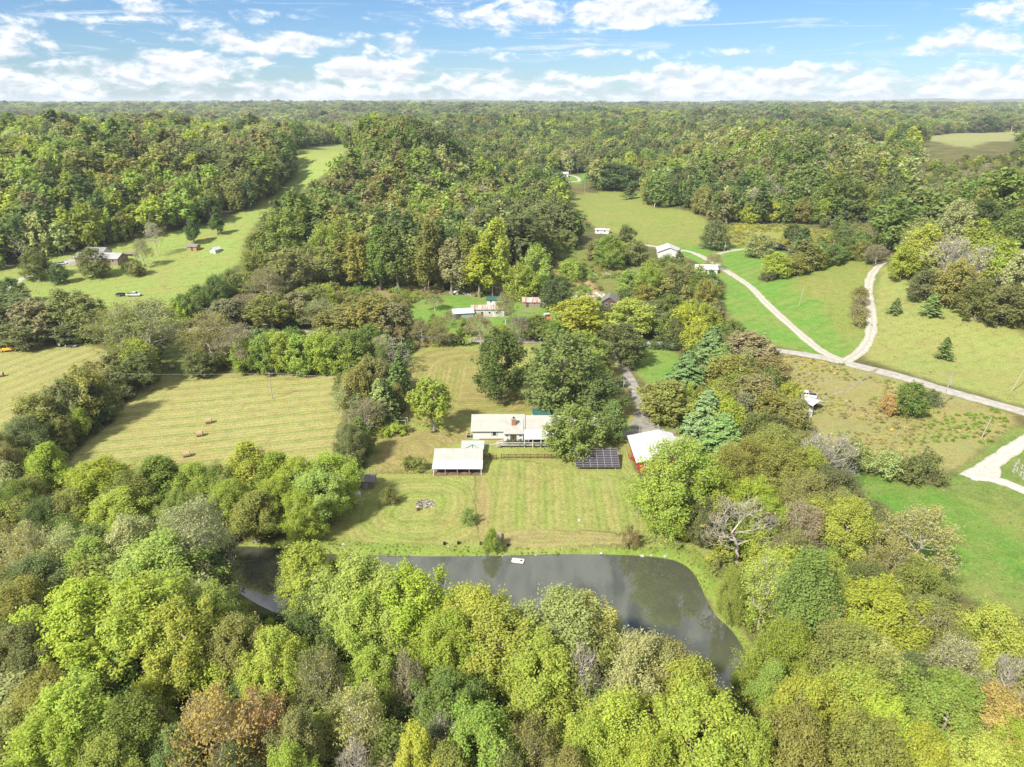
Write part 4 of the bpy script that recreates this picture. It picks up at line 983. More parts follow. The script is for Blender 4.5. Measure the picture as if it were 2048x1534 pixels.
# ---------------------------------------------------------------- the white house
def white_house():
    x, y, z = G(946, 880); r = root('white_house', (x, y, z), 'long white house with beige metal roofs and a brick chimney', 'house')
    body(12.6, 9, 3.0, 2.1).build('wall', W_, r)
    m = MB().prism([(.4, -.6), (8.6, -.6), (8.6, 2.9), (4.6, 4.75), (.4, 2.9)], 12.6, 25.5, 'x'); m.build('wall', W_, r)
    for k, s in enumerate(gable_roof(12.6, 9, 3.0, 2.1, .5)): s.build('roof', ROOF_B, r)
    for k, s in enumerate(gable_roof(12.9, 8.2, 2.95, 1.85, .45)): s.build('roof', ROOF_B, r, (12.62, .4, 0))
    MB().slab([(7.7, 2.6, 4.30), (12.7, 2.6, 4.30), (12.7, -2.0, 2.62), (7.7, -2.0, 2.62)], .12).build('entry_roof', ROOF_B, r)
    MB().box(7.75, 12.55, -1.55, .05, .55, 2.62).build('entry_wall', W_, r)
    MB().box(1.6, 7.6, -.07, .0, -.4, .42).build('foundation', BRICK, r)
    MB().box(-.05, 1.55, -.05, .0, -.4, .30).build('foundation', STONE, r)
    window(r, 4.9, 1.15, 1.0, 1.25)
    for xx in (4.5, 5.95): MB().box(xx, xx + .34, -.05, .0, 1.1, 2.45).build('shutter', mat('shutter_grey', (.35, .36, .36), .7), r)
    d_ = MB().box(9.35, 10.9, -1.61, -1.55, .58, 2.42).build('door', WOODD, r); MB().box(10.0, 10.25, -1.66, -1.61, 1.2, 1.9).build('pane', GLASS, d_)
    for xx in (8.2, 11.5): window(r, xx, 1.7, .75, .5, -1.55)
    c = MB().box(9.7, 10.75, .75, 1.6, 2.9, 5.35).build('chimney', BRICK, r); MB().box(9.62, 10.83, .67, 1.68, 5.35, 5.47).build('chimney_cap', STONE, c); MB().box(10.0, 10.4, .95, 1.35, 5.47, 5.85).build('flue', BLACK, c)
    MB().box(7.4, 19.0, -4.2, .3, .42, .56).build('deck', WOOD, r)
    MB().slab([(12.75, -.2, 3.02), (18.9, -.2, 3.02), (18.9, -4.4, 2.35), (12.75, -4.4, 2.35)], .10).build('porch_roof', ROOF_W, r)
    MB().box(12.8, 18.6, -.06, .36, .56, 2.6).build('porch_wall', mat('screened_porch', (.12, .11, .10), .8), r)
    for xx in (12.9, 14.9, 16.9, 18.7): MB().box(xx - .08, xx + .08, -4.22, -4.06, -.6, 2.42).build('porch_post', W_, r)
    for a, b in ((7.5, 12.8), (13.0, 14.8), (15.0, 16.8), (17.0, 18.6)):
        m = MB().box(a, b, -4.2, -4.12, 1.30, 1.38).box(a, b, -4.2, -4.12, .64, .70); k = int((b - a) / .24)
        for i in range(k + 1): t = a + (b - a) * i / k; m.box(t - .022, t + .022, -4.18, -4.14, .70, 1.30)
        m.build('railing', W_, r)
    s = MB()
    for i in range(4): s.box(6.2 + i * .32, 7.45, -4.1, -2.9, -.4 + 0 * i, .10 + i * .12)
    s.build('steps', WOOD, r)
    for yy in (-4.15, -2.85): MB().bar((6.0, yy, .95), (7.5, yy, 1.40), .045).bar((6.0, yy, -.3), (6.0, yy, .95), .045).bar((7.5, yy, .4), (7.5, yy, 1.40), .045).bar((6.0, yy, .45), (7.5, yy, .95), .03).build('stair_rail', W_, r)
    for s_ in (0, 1):
        MB().box(-.5, 13.1, -.56 + s_ * 9.95, -.50 + s_ * 9.95, 2.62, 2.78).build('gutter', W_, r)
    return (x, y, z)
HX, HY, HZ0 = white_house()
r = root('air_conditioner', (HX - 1.7, HY + 1.0, hz(HX - 1.7, HY + 1)), 'grey air conditioner box against the end of the white house', 'air conditioner')
o = MB().box(0, 1.1, 0, 1.0, -.1, 1.0).build('case', STEEL, r); MB().bar((.55, .5, 1.0), (.55, .5, 1.03), .38, 12).build('fan_grille', BLACK, r); MB().box(.1, 1.0, -.03, 0, .2, .85).build('vent', BLACK, o)
def gazebo():
    x = px_m(1087, HY + 11.6, 4); y = HY + 11.8; z = hz(x, y); r = root('gazebo', (x, y, z), 'gazebo with a green pyramid roof behind the white house', 'gazebo')
    m = MB(); a, b, e, t = 3.0, 2.4, 2.2, 3.35
    for p, q in (((-a, -b), (a, -b)), ((a, -b), (a, b)), ((a, b), (-a, b)), ((-a, b), (-a, -b))):
        MB().slab([(p[0], p[1], e), (q[0], q[1], e), (0, 0, t)], .06).build('roof', TEAL, r)
    for sx in (-1, 1):
        for sy in (-1, 1): MB().box(sx * 2.9 - .07, sx * 2.9 + .07, sy * 2.1 - .07, sy * 2.1 + .07, -.3, 2.4).build('post', W_, r)
gazebo()
def carport():
    y = HY + 2.0; x = px_m(1176, y, 3); z = hz(x, y); r = root('carport', (x, y, z), 'pale arched metal carport at the end of the white house', 'carport'); prof = []
    for i in range(9): a = math.pi * i / 8; prof.append((1.75 - 1.75 * math.cos(a), 2.15 + .75 * math.sin(a)))
    MB().prism(prof + [(u, w_ - .06) for u, w_ in prof[::-1]], 0, 6.0).build('roof', ROOF_W, r)
    for xx in (.05, 3.45):
        for yy in (.1, 3., 5.9): MB().box(xx - .05, xx + .05, yy - .05, yy + .05, -.3, 2.2).build('post', STEEL, r)
carport()
# stepping stones from the deck to the pole barn
x0, y0, _ = G(1008, 885); x1, y1, _ = G(966, 891); pr = bpy.data.objects.new('path', None); COL.objects.link(pr); pr.location = (x0, y0, hz(x0, y0)); kind(pr, 'structure')
for i in range(12):
    t = i / 11; x = x0 + (x1 - x0) * t + random.uniform(-.12, .12); y = y0 + (y1 - y0) * t + random.uniform(-.15, .15); s = random.uniform(.24, .36); k = 7
    pts = [(s * math.cos(6.283 * j / k) * random.uniform(.8, 1.2), s * math.sin(6.283 * j / k) * random.uniform(.8, 1.2), .10) for j in range(k)]
    MB().slab(pts, .16).build('paving_stone', STONE, pr, (x - x0, y - y0, hz(x, y) - pr.location.z))
trees("""shrub D 1018,891,878,16; shrub D 1029,891,879,16; shrub D 1040,891,878,17; shrub D 1051,893,879,15; shrub D 1070,892,878,17; shrub D 1082,892,878,17; shrub D 1094,892,879,16; shrub D 1105,890,877,14""", 'in the clipped hedge under the porch railing', 'hedge bushes of the porch', cat='bush')

# ---------------------------------------------------------------- pole barn and low shed
def pole_barn():
    x, y, z = G(868, 947); r = root('pole_barn', (x, y, z), 'open-fronted pole barn with beige upper roof and white lean-to', 'barn'); w = 10.9
    MB().slab([(-.3, -1.1, 1.78), (w + .3, -1.1, 1.78), (w + .3, 2.0, 2.42), (-.3, 2.0, 2.42)], .08).build('lean_to_roof', ROOF_W, r)
    MB().slab([(-.25, 1.95, 2.46), (w + .25, 1.95, 2.46), (w + .25, 5.0, 3.95), (-.25, 5.0, 3.95)], .08).build('roof', ROOF_B, r)
    MB().slab([(-.25, 5.0, 3.95), (w + .25, 5.0, 3.95), (w + .25, 8.3, 2.35), (-.25, 8.3, 2.35)], .08).build('roof', ROOF_B, r)
    MB().box(0, w, 7.95, 8.05, -.5, 2.4).build('back_wall', WOOD, r)
    MB().prism([(2.0, -.5), (7.95, -.5), (7.95, 2.3), (5.0, 3.8), (2.0, 2.35)], w - .08, w + .02, 'x').build('side_wall', WOOD, r)
    MB().prism([(4.5, -.5), (7.95, -.5), (7.95, 2.3), (5.0, 3.8), (4.5, 3.6)], 0, .1, 'x').build('side_wall', WOOD, r)
    for i in range(5):
        xx = w * i / 4; MB().box(xx - .08, xx + .08, -.98, -.82, -.5, 1.74).build('post', W_ if i in (0, 4) else WOOD, r); MB().box(xx - .08, xx + .08, 1.9, 2.06, -.5, 2.36).build('post', WOOD, r)
    MB().box(0, w, -1.02, -.78, 1.62, 1.76).build('beam', WOOD, r)
    v = MB(); n = 12
    for i in range(n + 1):
        for j in range(7): v.v.append((w * i / n, -1.0 + 8.8 * j / 6, .12 + .5 * random.random() * (j > 0) * (.4 + .6 * (i < 9))))
    v.f = [(i * 7 + j, (i + 1) * 7 + j, (i + 1) * 7 + j + 1, i * 7 + j + 1) for i in range(n) for j in range(6)]
    v.build('dirt_floor', DIRT_, r, smooth=True)
pole_barn()
def low_shed():
    y = 153.3; x = px_m(923, y, 2.4); z = hz(x, y); r = root('low_shed', (x, y, z), 'low shed with a pale flat roof tucked behind the pole barn', 'shed')
    MB().box(0, 5.2, 0, 3.7, -.4, 1.45).build('wall', WOOD, r); MB().slab([(-.2, -.2, 1.52), (5.4, -.2, 1.52), (5.4, 1.8, 1.66), (-.2, 1.8, 1.66)], .08).build('roof', PALEG, r)
    MB().slab([(-.2, 1.86, 1.70), (5.4, 1.86, 1.70), (5.4, 3.9, 1.80), (-.2, 3.9, 1.80)], .08).build('roof', PALEG, r)
    for a, b in (((2.6, .1, 1.62), (2.6, 1.7, 1.76)), ((2.6, 1.6, 1.76), (1.1, .2, 1.62)), ((2.6, 1.6, 1.76), (4.1, .2, 1.62))): MB().bar(a, b, .05).build('strut', TEAL, r)
low_shed()
# ---------------------------------------------------------------- fences
def rail_fence(name, label, pts, post_m, rails, h, mt, post_w=.07, gap=()):
    P = [G(a, b) for a, b in pts]; r = root(name, P[0], label, 'fence'); o = Vector(P[0])
    for i, p in enumerate(P):
        q = Vector(p) - o; MB().box(-post_w, post_w, -post_w, post_w, -.3, h).build('post', mt, r, q)
        if i + 1 < len(P) and i not in gap:
            e = Vector(P[i + 1]) - o
            for k in rails:
                m = MB(); d = (e - q).normalized(); s = Vector((-d.y, d.x, 0)) * .025; t = (k[1] - k[0]) if isinstance(k, tuple) else .12; z0 = k if not isinstance(k, tuple) else k[0]
                a, b = q + Vector((0, 0, z0)) - Vector((d.y * -.07, d.x * .07, 0)), e + Vector((0, 0, z0)) - Vector((d.y * -.07, d.x * .07, 0)); u = Vector((0, 0, t))
                m.add([a - s, b - s, b + s, a + s, a - s + u, b - s + u, b + s + u, a + s + u], [(0, 3, 2, 1), (4, 5, 6, 7), (0, 1, 5, 4), (1, 2, 6, 5), (2, 3, 7, 6), (3, 0, 4, 7)])
                m.build('rail' if t > .05 else 'wire', mt, r)
    return r
rail_fence('rail_fence', 'dark red three-rail fence between the pole barn and the solar panels', [(968, 918), (980, 918), (993, 919), (1003, 917)] + [(1003 + 14.4 * i, 917) for i in range(1, 11)], 1, (.25, .65, 1.05), 1.3, REDF, gap=(2,))
rail_fence('wire_fence', 'thin wire fence between the middle and lower lawns', [(740 + 12.5 * i, 948) for i in range(11)], 1, ((.3, .32), (.7, .72), (1.0, 1.02)), 1.1, WOODD, .04)
r = root('farm_gate', G(1257, 918), 'small bright red metal gate beside the barn corner', 'gate', None, -.9)
for i in range(5): MB().box(0, 1.7, -.03, .03, .2 + i * .26, .28 + i * .26).build('bar', RED, r)
for xx in (0, .82, 1.64): MB().box(xx - .03, xx + .06, -.035, .035, -.2, 1.35).build('upright', RED, r)
# ---------------------------------------------------------------- solar array
def solar():
    x = px_m(1152, 145.7, 1.4); y = 145.7; z = hz(x + 5, y); r = root('solar_array', (x, y, z), 'ground-mounted solar array of dark panels facing the pond', 'solar array'); T = R(20); c, s = math.cos(T), math.sin(T); cw, ch = 1.69, .735
    me = MB().box(.03, cw - .03, .03, ch - .03, .0, .035).mesh('solar_panel', SOLAR)
    fr = MB().box(0, cw, 0, .03, -.02, .045).box(0, cw, ch - .03, ch, -.02, .045).box(0, .03, .03, ch - .03, -.02, .045).box(cw - .03, cw, .03, ch - .03, -.02, .045).mesh('frame', ALU)
    for i in range(6):
        for j in range(8):
            o = link('solar_panel', me, r, (i * cw, j * ch * c, .8 + j * ch * s), (T, 0, 0)); link('frame', fr, o)
    for xx in (.8, 3.6, 6.5, 9.3):
        MB().box(xx - .04, xx + .04, .1, 5.8, -.12, -.03).build('rail', ALU, r, (0, 0, .8), rot=(T, 0, 0))
    for xx in (.9, 5.07, 9.2):
        for yy in (.5, 5.0): MB().box(xx - .07, xx + .07, yy - .07, yy + .07, -.5, .78 + yy * s / c - .1).build('post', STEEL, r)
solar()
# ---------------------------------------------------------------- red barn
def barn():
    x0, y0 = 29.1, 145.2; z = hz(35, 150); r = root('red_barn', (x0, y0, z), 'red barn with a wide white metal roof beside the parking pad', 'barn'); L = 13.3; w1, w2, rx = 10.5, 14.6, 7.0
    e, rd, e2, e3 = 2.55, 4.05, 3.2, 2.2
    MB().prism([(0, -.6), (w1, -.6), (w1, e2 - .1), (rx, rd - .12), (0, e - .1)], 0, L, 'y').build('wall', RED, r)
    MB().prism([(w1, -.6), (w2 - .3, -.6), (w2 - .3, e3 - .08), (w1, e2 - .14)], 3.5, 11.5, 'y').build('lean_to_wall', RED, r)
    MB().slab([(-.6, -.5, e - .13), (rx, -.5, rd), (rx, L + .5, rd), (-.6, L + .5, e - .13)], .1).build('roof', ROOF_W, r)
    MB().slab([(rx, -.5, rd), (w1 + .1, -.5, e2), (w1 + .1, L + .5, e2), (rx, L + .5, rd)], .1).build('roof', ROOF_W, r)
    MB().slab([(w1 + .1, 3.2, e2 - .02), (w2, 3.2, e3), (w2, 12, e3), (w1 + .1, 12, e2 - .02)], .1).build('lean_to_roof', ROOF_W, r)
    d_ = MB().box(4.2, 7.0, -.08, .0, .02, 2.3).build('door', mat('faded_red', (.42, .07, .05), .8), r); MB().box(5.5, 5.7, -.14, -.08, 1.0, 1.2).build('handle', BLACK, d_)
    window(r, 1.4, 1.2, .9, .8)
    x2, y2 = x0 + w2 + .2, y0 + 6.5; r2 = root('annex_shed', (x2, y2, hz(x2, y2)), 'small red shed with a rusty roof against the red barn', 'shed')
    body(2.6, 4.5, 1.9, .5).build('wall', RED, r2); [m.build('roof', RUST, r2) for m in gable_roof(2.6, 4.5, 1.9, .5, .3)]; MB().box(.8, 1.7, -.06, .0, 0, 1.7).build('door', WOODD, r2)
barn()
r = root('feed_trough', G(1338, 869), 'grey slatted pallet stack behind the red barn', 'pallets')
for i in range(6): MB().box(0, 1.9, i * .22, i * .22 + .14, .5, .54).build('slat', WOOD, r)
for yy in (0, .6, 1.2): MB().box(0, 1.9, yy, yy + .1, -.1, .5).build('bearer', WOOD, r)
gable_house('wooden_shed', 'weathered wooden shed with grey shingle roof at the lawn edge', 'shed', 716, 977, 3.6, 3.0, 1.9, .9, WOOD, ROOF_G, doors=((1.3, .95, 1.75, mat('grey_door', (.3, .33, .36), .8)),), ov=.25)
# ---------------------------------------------------------------- vehicles
def wheel(r, x, y, rad=.36, w=.24, rim=None, axis='y'):
    d = Vector((0, w / 2, 0)) if axis == 'y' else Vector((w / 2, 0, 0)); p = Vector((x, y, rad))
    t = MB().bar(p - d, p + d, rad, 16).build('wheel', RUBBER, r); MB().bar(p - d * 1.06, p + d * 1.06, rad * .55, 10).build('rim', rim or STEEL, t)
def pickup(label, px, py, rz, paint, L=5.6, name='pickup_truck'):
    x, y, z = G(px, py); r = root(name, (x, y, z + .02), label, 'pickup truck', None, rz); h = L / 2; w = .95
    prof = [(-h, .45), (-h + .55, .42), (h - .5, .42), (h, .5), (h, .85), (h - .1, 1.02), (h - 1.35, 1.10), (h - 1.38, 1.12), (-h, 1.12)]
    m = MB().add([(u, -w, q) for u, q in prof] + [(u, w, q) for u, q in prof], [tuple(range(9))[::-1], tuple(range(9, 18))] + [(i, (i + 1) % 9, 9 + (i + 1) % 9, 9 + i) for i in range(9)])
    m.build('body', paint, r)
    c = [(h - 1.45, 1.1), (h - 2.05, 1.78), (h - 3.25, 1.80), (h - 3.45, 1.1)]
    MB().add([(u, -w * (.97 if q < 1.5 else .80), q) for u, q in c] + [(u, w * (.97 if q < 1.5 else .80), q) for u, q in c], [(0, 1, 2, 3), (7, 6, 5, 4)] + [(i, 4 + i, 4 + (i + 1) % 4, (i + 1) % 4) for i in range(4)]).build('cab', paint, r)
    for sy in (-1, 1):
        for a, b in ((h - 2.60, h - 1.75), (h - 3.30, h - 2.70)):
            MB().add([(a, sy * (w * .96 + .005), 1.2), (b, sy * (w * .96 + .005), 1.2), (b - (.30 if b > h - 2 else 0), sy * (w * .83 + .02), 1.66), (a + .04, sy * (w * .83 + .02), 1.66)], [(0, 1, 2, 3)]).build('side_window', GLASS, r)
    MB().add([(h - 1.45, -.78, 1.16), (h - 1.45, .78, 1.16), (h - 1.95, .68, 1.72), (h - 1.95, -.68, 1.72)], [(0, 1, 2, 3)]).build('windscreen', GLASS, r, (.02, 0, .02))
    MB().box(-h + .12, h - 3.55, -w + .12, w - .12, 1.10, 1.135).build('bed_floor', BLACK, r)
    for sy in (-.72, .72): MB().box(h - .02, h + .03, sy - .16, sy + .16, .72, .9).build('headlight', W_, r)
    MB().box(-h - .1, -h, -.9, .9, .5, .68).build('bumper', STEEL, r)
    for xx in (h - 1.0, -h + 1.15):
        for sy in (-.86, .86): wheel(r, xx, sy)
    return r
def car(label, px, py, rz, paint, group=None):
    x, y, z = G(px, py); r = root('parked_car', (x, y, z + .02), label, 'car', group, rz)
    prof = [(-2.2, .35), (2.2, .35), (2.25, .7), (1.1, .92), (-1.5, .95), (-2.2, .85)]; n = 6
    MB().add([(u, -.86, q) for u, q in prof] + [(u, .86, q) for u, q in prof], [tuple(range(n))[::-1], tuple(range(n, 2 * n))] + [(i, (i + 1) % n, n + (i + 1) % n, n + i) for i in range(n)]).build('body', paint, r)
    c = [(1.0, .9), (.35, 1.40), (-1.1, 1.42), (-1.7, .92)]
    MB().add([(u, -.8 * (1 if q < 1 else .82), q) for u, q in c] + [(u, .8 * (1 if q < 1 else .82), q) for u, q in c], [(0, 1, 2, 3), (7, 6, 5, 4)] + [(i, 4 + i, 4 + (i + 1) % 4, (i + 1) % 4) for i in range(4)]).build('cabin', GLASS, r)
    MB().box(-1.05, .32, -.62, .62, 1.42, 1.46).build('roof', paint, r)
    for xx in (1.4, -1.35):
        for sy in (-.78, .78): wheel(r, xx, sy, .32, .2)
    return r
pickup('silver pickup truck parked on the pasture in front of a dark trailer', 268, 592, 0.0, CARS, 6.0)
pickup('white pickup truck parked beside the white carport', 1612, 794, math.pi - .35, CARW, 5.6)
car('pale car parked on the apron of the brick house', 124, 529, .3, CARW)
car('dark car parked behind the green-roofed shed', 988, 594, .2, CARD)
r = root('utility_trailer', G(243, 592), 'dark trailer hitched behind the silver pickup truck', 'trailer'); MB().box(-2.0, 1.6, -.9, .9, .5, .75).box(-1.9, -1.8, -.9, .9, .75, 1.2).box(-1.9, 1.5, -.9, -.82, .75, 1.1).box(-1.9, 1.5, .82, .9, .75, 1.1).build('bed', CARD, r); MB().box(-1.2, .9, -.6, .6, .75, 1.35).build('load', BLACK, r); MB().bar((1.6, 0, .55), (2.6, 0, .5), .05).build('hitch', STEEL, r)
for sy in (-.98, .98): wheel(r, -.3, sy)
def cargo_trailer():
    x, y, z = G(704, 1004); r = root('cargo_trailer', (x, y, z), 'white enclosed cargo trailer under the trees by the wooden shed', 'trailer', None, .22); prof = [(-1.7, .45), (1.6, .45), (1.95, .9), (1.95, 1.75), (1.6, 2.15), (-1.7, 2.15)]
    MB().prism(prof, -.85, .85, 'y').build('box', W_, r); d_ = MB().box(.3, 1.1, -.89, -.85, .6, 1.95).build('door', PALEG, r); MB().box(.36, .44, -.93, -.89, 1.2, 1.4).build('handle', BLACK, d_); MB().bar((1.95, 0, .5), (2.9, 0, .45), .05).build('hitch', STEEL, r)
    for sy in (-.9, .9): wheel(r, -.1, sy, .33, .2)
cargo_trailer()
def tractor():
    x, y, z = G(128, 692); r = root('tractor', (x, y, z), 'grey-green tractor with a mower deck by the hedge', 'tractor', None, -.15); green = mat('tractor_paint', (.05, .09, .06), .4); cream = mat('tractor_roof', (.62, .68, .66), .4)
    MB().box(-.2, 1.9, -.42, .42, .85, 1.5).build('hood', green, r); MB().box(-1.5, .1, -.75, .75, .8, 1.4).build('chassis', green, r)
    c = MB().box(-1.35, .05, -.7, .7, 1.4, 2.5).build('cab', GLASS, r); MB().box(-1.5, .15, -.82, .82, 2.5, 2.68).build('cab_roof', cream, c)
    MB().bar((1.2, .3, 1.5), (1.2, .3, 2.4), .05).build('exhaust', BLACK, r)
    for sy in (-.95, .95): wheel(r, -.85, sy, .85, .45, cream); wheel(r, 1.4, sy * .85, .5, .3, cream)
    MB().box(2.0, 5.2, -.9, .5, .25, .6).build('mower_deck', mat('mower_grey', (.2, .21, .21), .6), r); MB().bar((1.8, 0, .6), (2.2, 0, .5), .08).build('drawbar', ORA, r)
tractor()
def rake():
    x, y, z = G(18, 703); r = root('hay_rake', (x, y, z), 'yellow hay rake standing on the left hay field', 'hay rake', None, .25); MB().box(-2.8, 2.6, -.25, .25, .45, .7).build('frame', YEL, r); MB().box(-2.0, 1.4, -.8, .9, .7, 1.1).build('deck', YEL, r)
    for i in range(5): MB().bar((-.2 + i * .75, .3, .7), (-.9 + i * .75, 1.2, 2.4), .07).build('rake_arm', YEL, r)
    for xx in (-2, 2.2): wheel(r, xx, -.6, .4, .2, YEL)
rake()
# ---------------------------------------------------------------- hay bales
bm_ = MB().bar((-.75, 0, .72), (.75, 0, .72), .74, 24).mesh('roll', HAYM, False); be_ = MB().bar((-.765, 0, .72), (.765, 0, .72), .66, 20).mesh('end', HAYE)
for i, (a, b, rz, lb) in enumerate(((418, 846, .35, 'round hay bale highest of the three on the middle hay field'), (400, 872, .3, 'round hay bale between two others on the middle hay field'), (374, 913, .4, 'round hay bale nearest the treeline on the middle hay field'),
                     (343, 738, .9, 'round hay bale at the grassy gap in the hedge'), (2, 753, .3, 'round hay bale alone on the left hay field'), (160, 686, .7, 'round hay bale beside the mower deck of the tractor'))):
    r = root('hay_bale', G(a, b), lb, 'hay bale', 'hay bales', rz); link('roll', bm_, r); link('end', be_, r)
# ---------------------------------------------------------------- lawn and pond things
def goal(px, py, label):
    r = root('goal_frame', G(px, py), label, 'goal', 'goal frames')
    for a, b in (((0, 0, 0), (0, 0, 1.5)), ((3.0, 0, 0), (3.0, 0, 1.5)), ((-.05, 0, 1.5), (3.05, 0, 1.5)), ((0, 0, 1.5), (.1, 1.1, .05)), ((3.0, 0, 1.5), (2.9, 1.1, .05)), ((0, 1.1, .05), (3., 1.1, .05))): MB().bar(a, b, .06).build('tube', W_, r)
goal(789, 851, 'white goal frame in front of another by the spruces'); goal(793, 846, 'white goal frame behind another by the spruces')
r = root('red_bench', G(789, 1007), 'small red bench on the mown lawn beside a bush', 'bench', None, .25); MB().box(0, 1.25, 0, .45, .42, .48).build('seat', RED, r); MB().box(0, 1.25, .42, .48, .48, .62).build('backrest', RED, r)
for xx in (.08, 1.12): MB().box(xx, xx + .06, .05, .42, -.05, .42).build('leg', RED, r)
def chunks(name, px, py, n, rx, ry, label, cat, mats, smin=.08, smax=.3, hmax=.4, long=False):
    x, y, z = G(px, py); r = root(name, (x, y, z), label, cat); rg = random.Random(px)
    for mi, m_ in enumerate(mats):
        mb = MB()
        for i in range(n // len(mats)):
            a = rg.random() * 6.283; q = rg.random() ** .6; cx, cy_ = rx * q * math.cos(a), ry * q * math.sin(a); s = rg.uniform(smin, smax); h = s * .5 + hmax * (1 - q) * rg.random()
            zz = hz(x + cx, y + cy_) - z
            if long and i % 3 == 0: d = Vector((rg.uniform(-1, 1), rg.uniform(-1, 1), rg.uniform(-.1, .35))).normalized() * s * 3; mb.bar(Vector((cx, cy_, zz + .08)) - d * .5 + Vector((0, 0, abs(d.z) * .5)), Vector((cx, cy_, zz + .08 + h * .5)) + d * .5, s * .16, 5)
            else:
                k = 6; V = [(cx + s * math.cos(6.283 * j / k) * rg.uniform(.6, 1.2), cy_ + s * math.sin(6.283 * j / k) * rg.uniform(.6, 1.2), zz - .08) for j in range(k)]; T = [(cx + (v[0] - cx) * .6, cy_ + (v[1] - cy_) * .6, zz + h * rg.uniform(.7, 1.1)) for v in V]
                mb.add(V + T, [(j, (j + 1) % k, k + (j + 1) % k, k + j) for j in range(k)] + [tuple(range(k, 2 * k))])
        o = mb.build(['debris', 'rubble', 'scrap', 'litter'][mi % 4], m_, r); o['kind'] = 'stuff'
    return r
chunks('burn_pile', 851, 1008, 240, 2.0, 1.6, 'ashy grey burn pile with charred wood on the lawn', 'burn pile', (ASH, CHAR, WOOD), .08, .26, .35, True)
chunks('rock_bed', 829, 924, 60, 2.4, 1.2, 'pale rocks and driftwood on the planted mound', 'rocks', (STONE, WOOD), .15, .4, .5, True)
r = root('burn_barrel', G(836, 1021), 'rusty brown steel barrel beside the burn pile', 'barrel'); MB().bar((0, 0, -.05), (0, 0, .88), .30, 16).build('drum', mat('rust_brown', (.13, .06, .035), .9, .4, 4.), r); MB().bar((0, 0, .86), (0, 0, .92), .315, 16).build('rim', RUST, r)
def rock(px, py, s, label, group=None, name='rock', on_z=None, flat=.55):
    x, y, z = G(px, py); z = z if on_z is None else on_z; bm = bmesh.new(); s *= .62; bmesh.ops.create_icosphere(bm, subdivisions=2, radius=s); rg = random.Random(px * 7 + py)
    for v in bm.verts: v.co *= rg.uniform(.78, 1.15); v.co.z *= flat
    me = bpy.data.meshes.new(name); bm.to_mesh(me); bm.free(); me.materials.append(STONE); return tag(link(name, me, None, (x, y, z + s * flat * .3), (0, 0, rg.random() * 6)), label, 'rock', group)
for a, b, s in ((1071, 1111, .38), (1117, 1113, .34), (1203, 1107, .6), (1285, 1112, .75), (1303, 1111, .5), (1331, 1113, .7), (583, 1095, .8), (712, 1109, .7), (1005, 1112, .3), (897, 1093, .35), (1140, 1111, .25), (820, 1110, .3)):
    rock(a, b, s, 'pale boulder lying on the grassy far shore of the pond', 'boulders along the shore')
rock(1159, 1041, .75, 'pale rock sitting in the mown lawn beside weeds', None); rock(687, 1088, .55, 'flat white slab on the bank under the trees', None, 'stone_slab', None, .3)
bk = MB().bar((0, 0, -.02), (0, 0, .42), .20, 14, .24).mesh('tub', BLACK); bh = MB().bar((-.24, 0, .42), (0, 0, .62), .015, 5).bar((0, 0, .62), (.24, 0, .42), .015, 5).mesh('handle', STEEL)
for a, b in ((889, 1089), (917, 1088), (962, 1089), (1016, 1092)):
    r = root('bucket', G(a, b), 'black bucket standing on the bank near the dock', 'bucket', 'buckets on the bank'); link('tub', bk, r, None, None, (1.3, 1.3, 1.3)); link('handle', bh, r, None, None, (1.3, 1.3, 1.3))
def dock():
    x0, y0, z0 = G(997, 1070); x1, y1, _ = G(997, 1100); r = root('dock', (x0, y1, .0), 'small grey wooden dock by the pond bank', 'dock'); L = y0 - y1
    n = 13
    for i in range(n): MB().box(-.6, .6, L * i / n + .02, L * (i + 1) / n - .02, .78, .84).build('plank', WOOD, r)
    for xx in (-.55, .55):
        MB().box(xx - .05, xx + .05, 0, L, .66, .775).build('joist', WOOD, r)
        for yy in (.1, L * .5, L - .15): MB().box(xx - .06, xx + .06, yy - .06, yy + .06, -.7, 1.5 if yy < 1 else .66).build('post', WOOD, r)
    MB().box(-.55, .55, .06, .14, 1.32, 1.42).build('rail', WOOD, r)
dock()
def boat():
    x, y = at_z(1036, 1121, WATER_Z + .25); r = root('pedal_boat', (x, y, WATER_Z), 'white flat boat floating by the far bank of the pond', 'boat', None, -.2)
    bm = bmesh.new(); bmesh.ops.create_cube(bm, size=1)
    for v in bm.verts: v.co.x *= 2.5; v.co.y *= 1.35; v.co.z *= .42; 
    for v in bm.verts:
        if v.co.z < 0: v.co.x *= .86; v.co.y *= .86
    bmesh.ops.bevel(bm, geom=bm.edges[:], offset=.12, segments=3, affect='EDGES'); me = bpy.data.meshes.new('hull'); bm.to_mesh(me); bm.free(); me.materials.append(W_); h = link('hull', me, r, (0, 0, .14))
    for xx in (-.75, -.15): MB().box(xx, xx + .4, -.35, .35, .34, .40).build('seat', PALEG, r)
    MB().box(.45, .85, -.2, .2, .34, .39).build('footwell', BLACK, r); MB().bar((-1.15, .3, .3), (-3.4, 1.6, .75), .02, 5).build('mooring_rope', POLE, r)
boat()

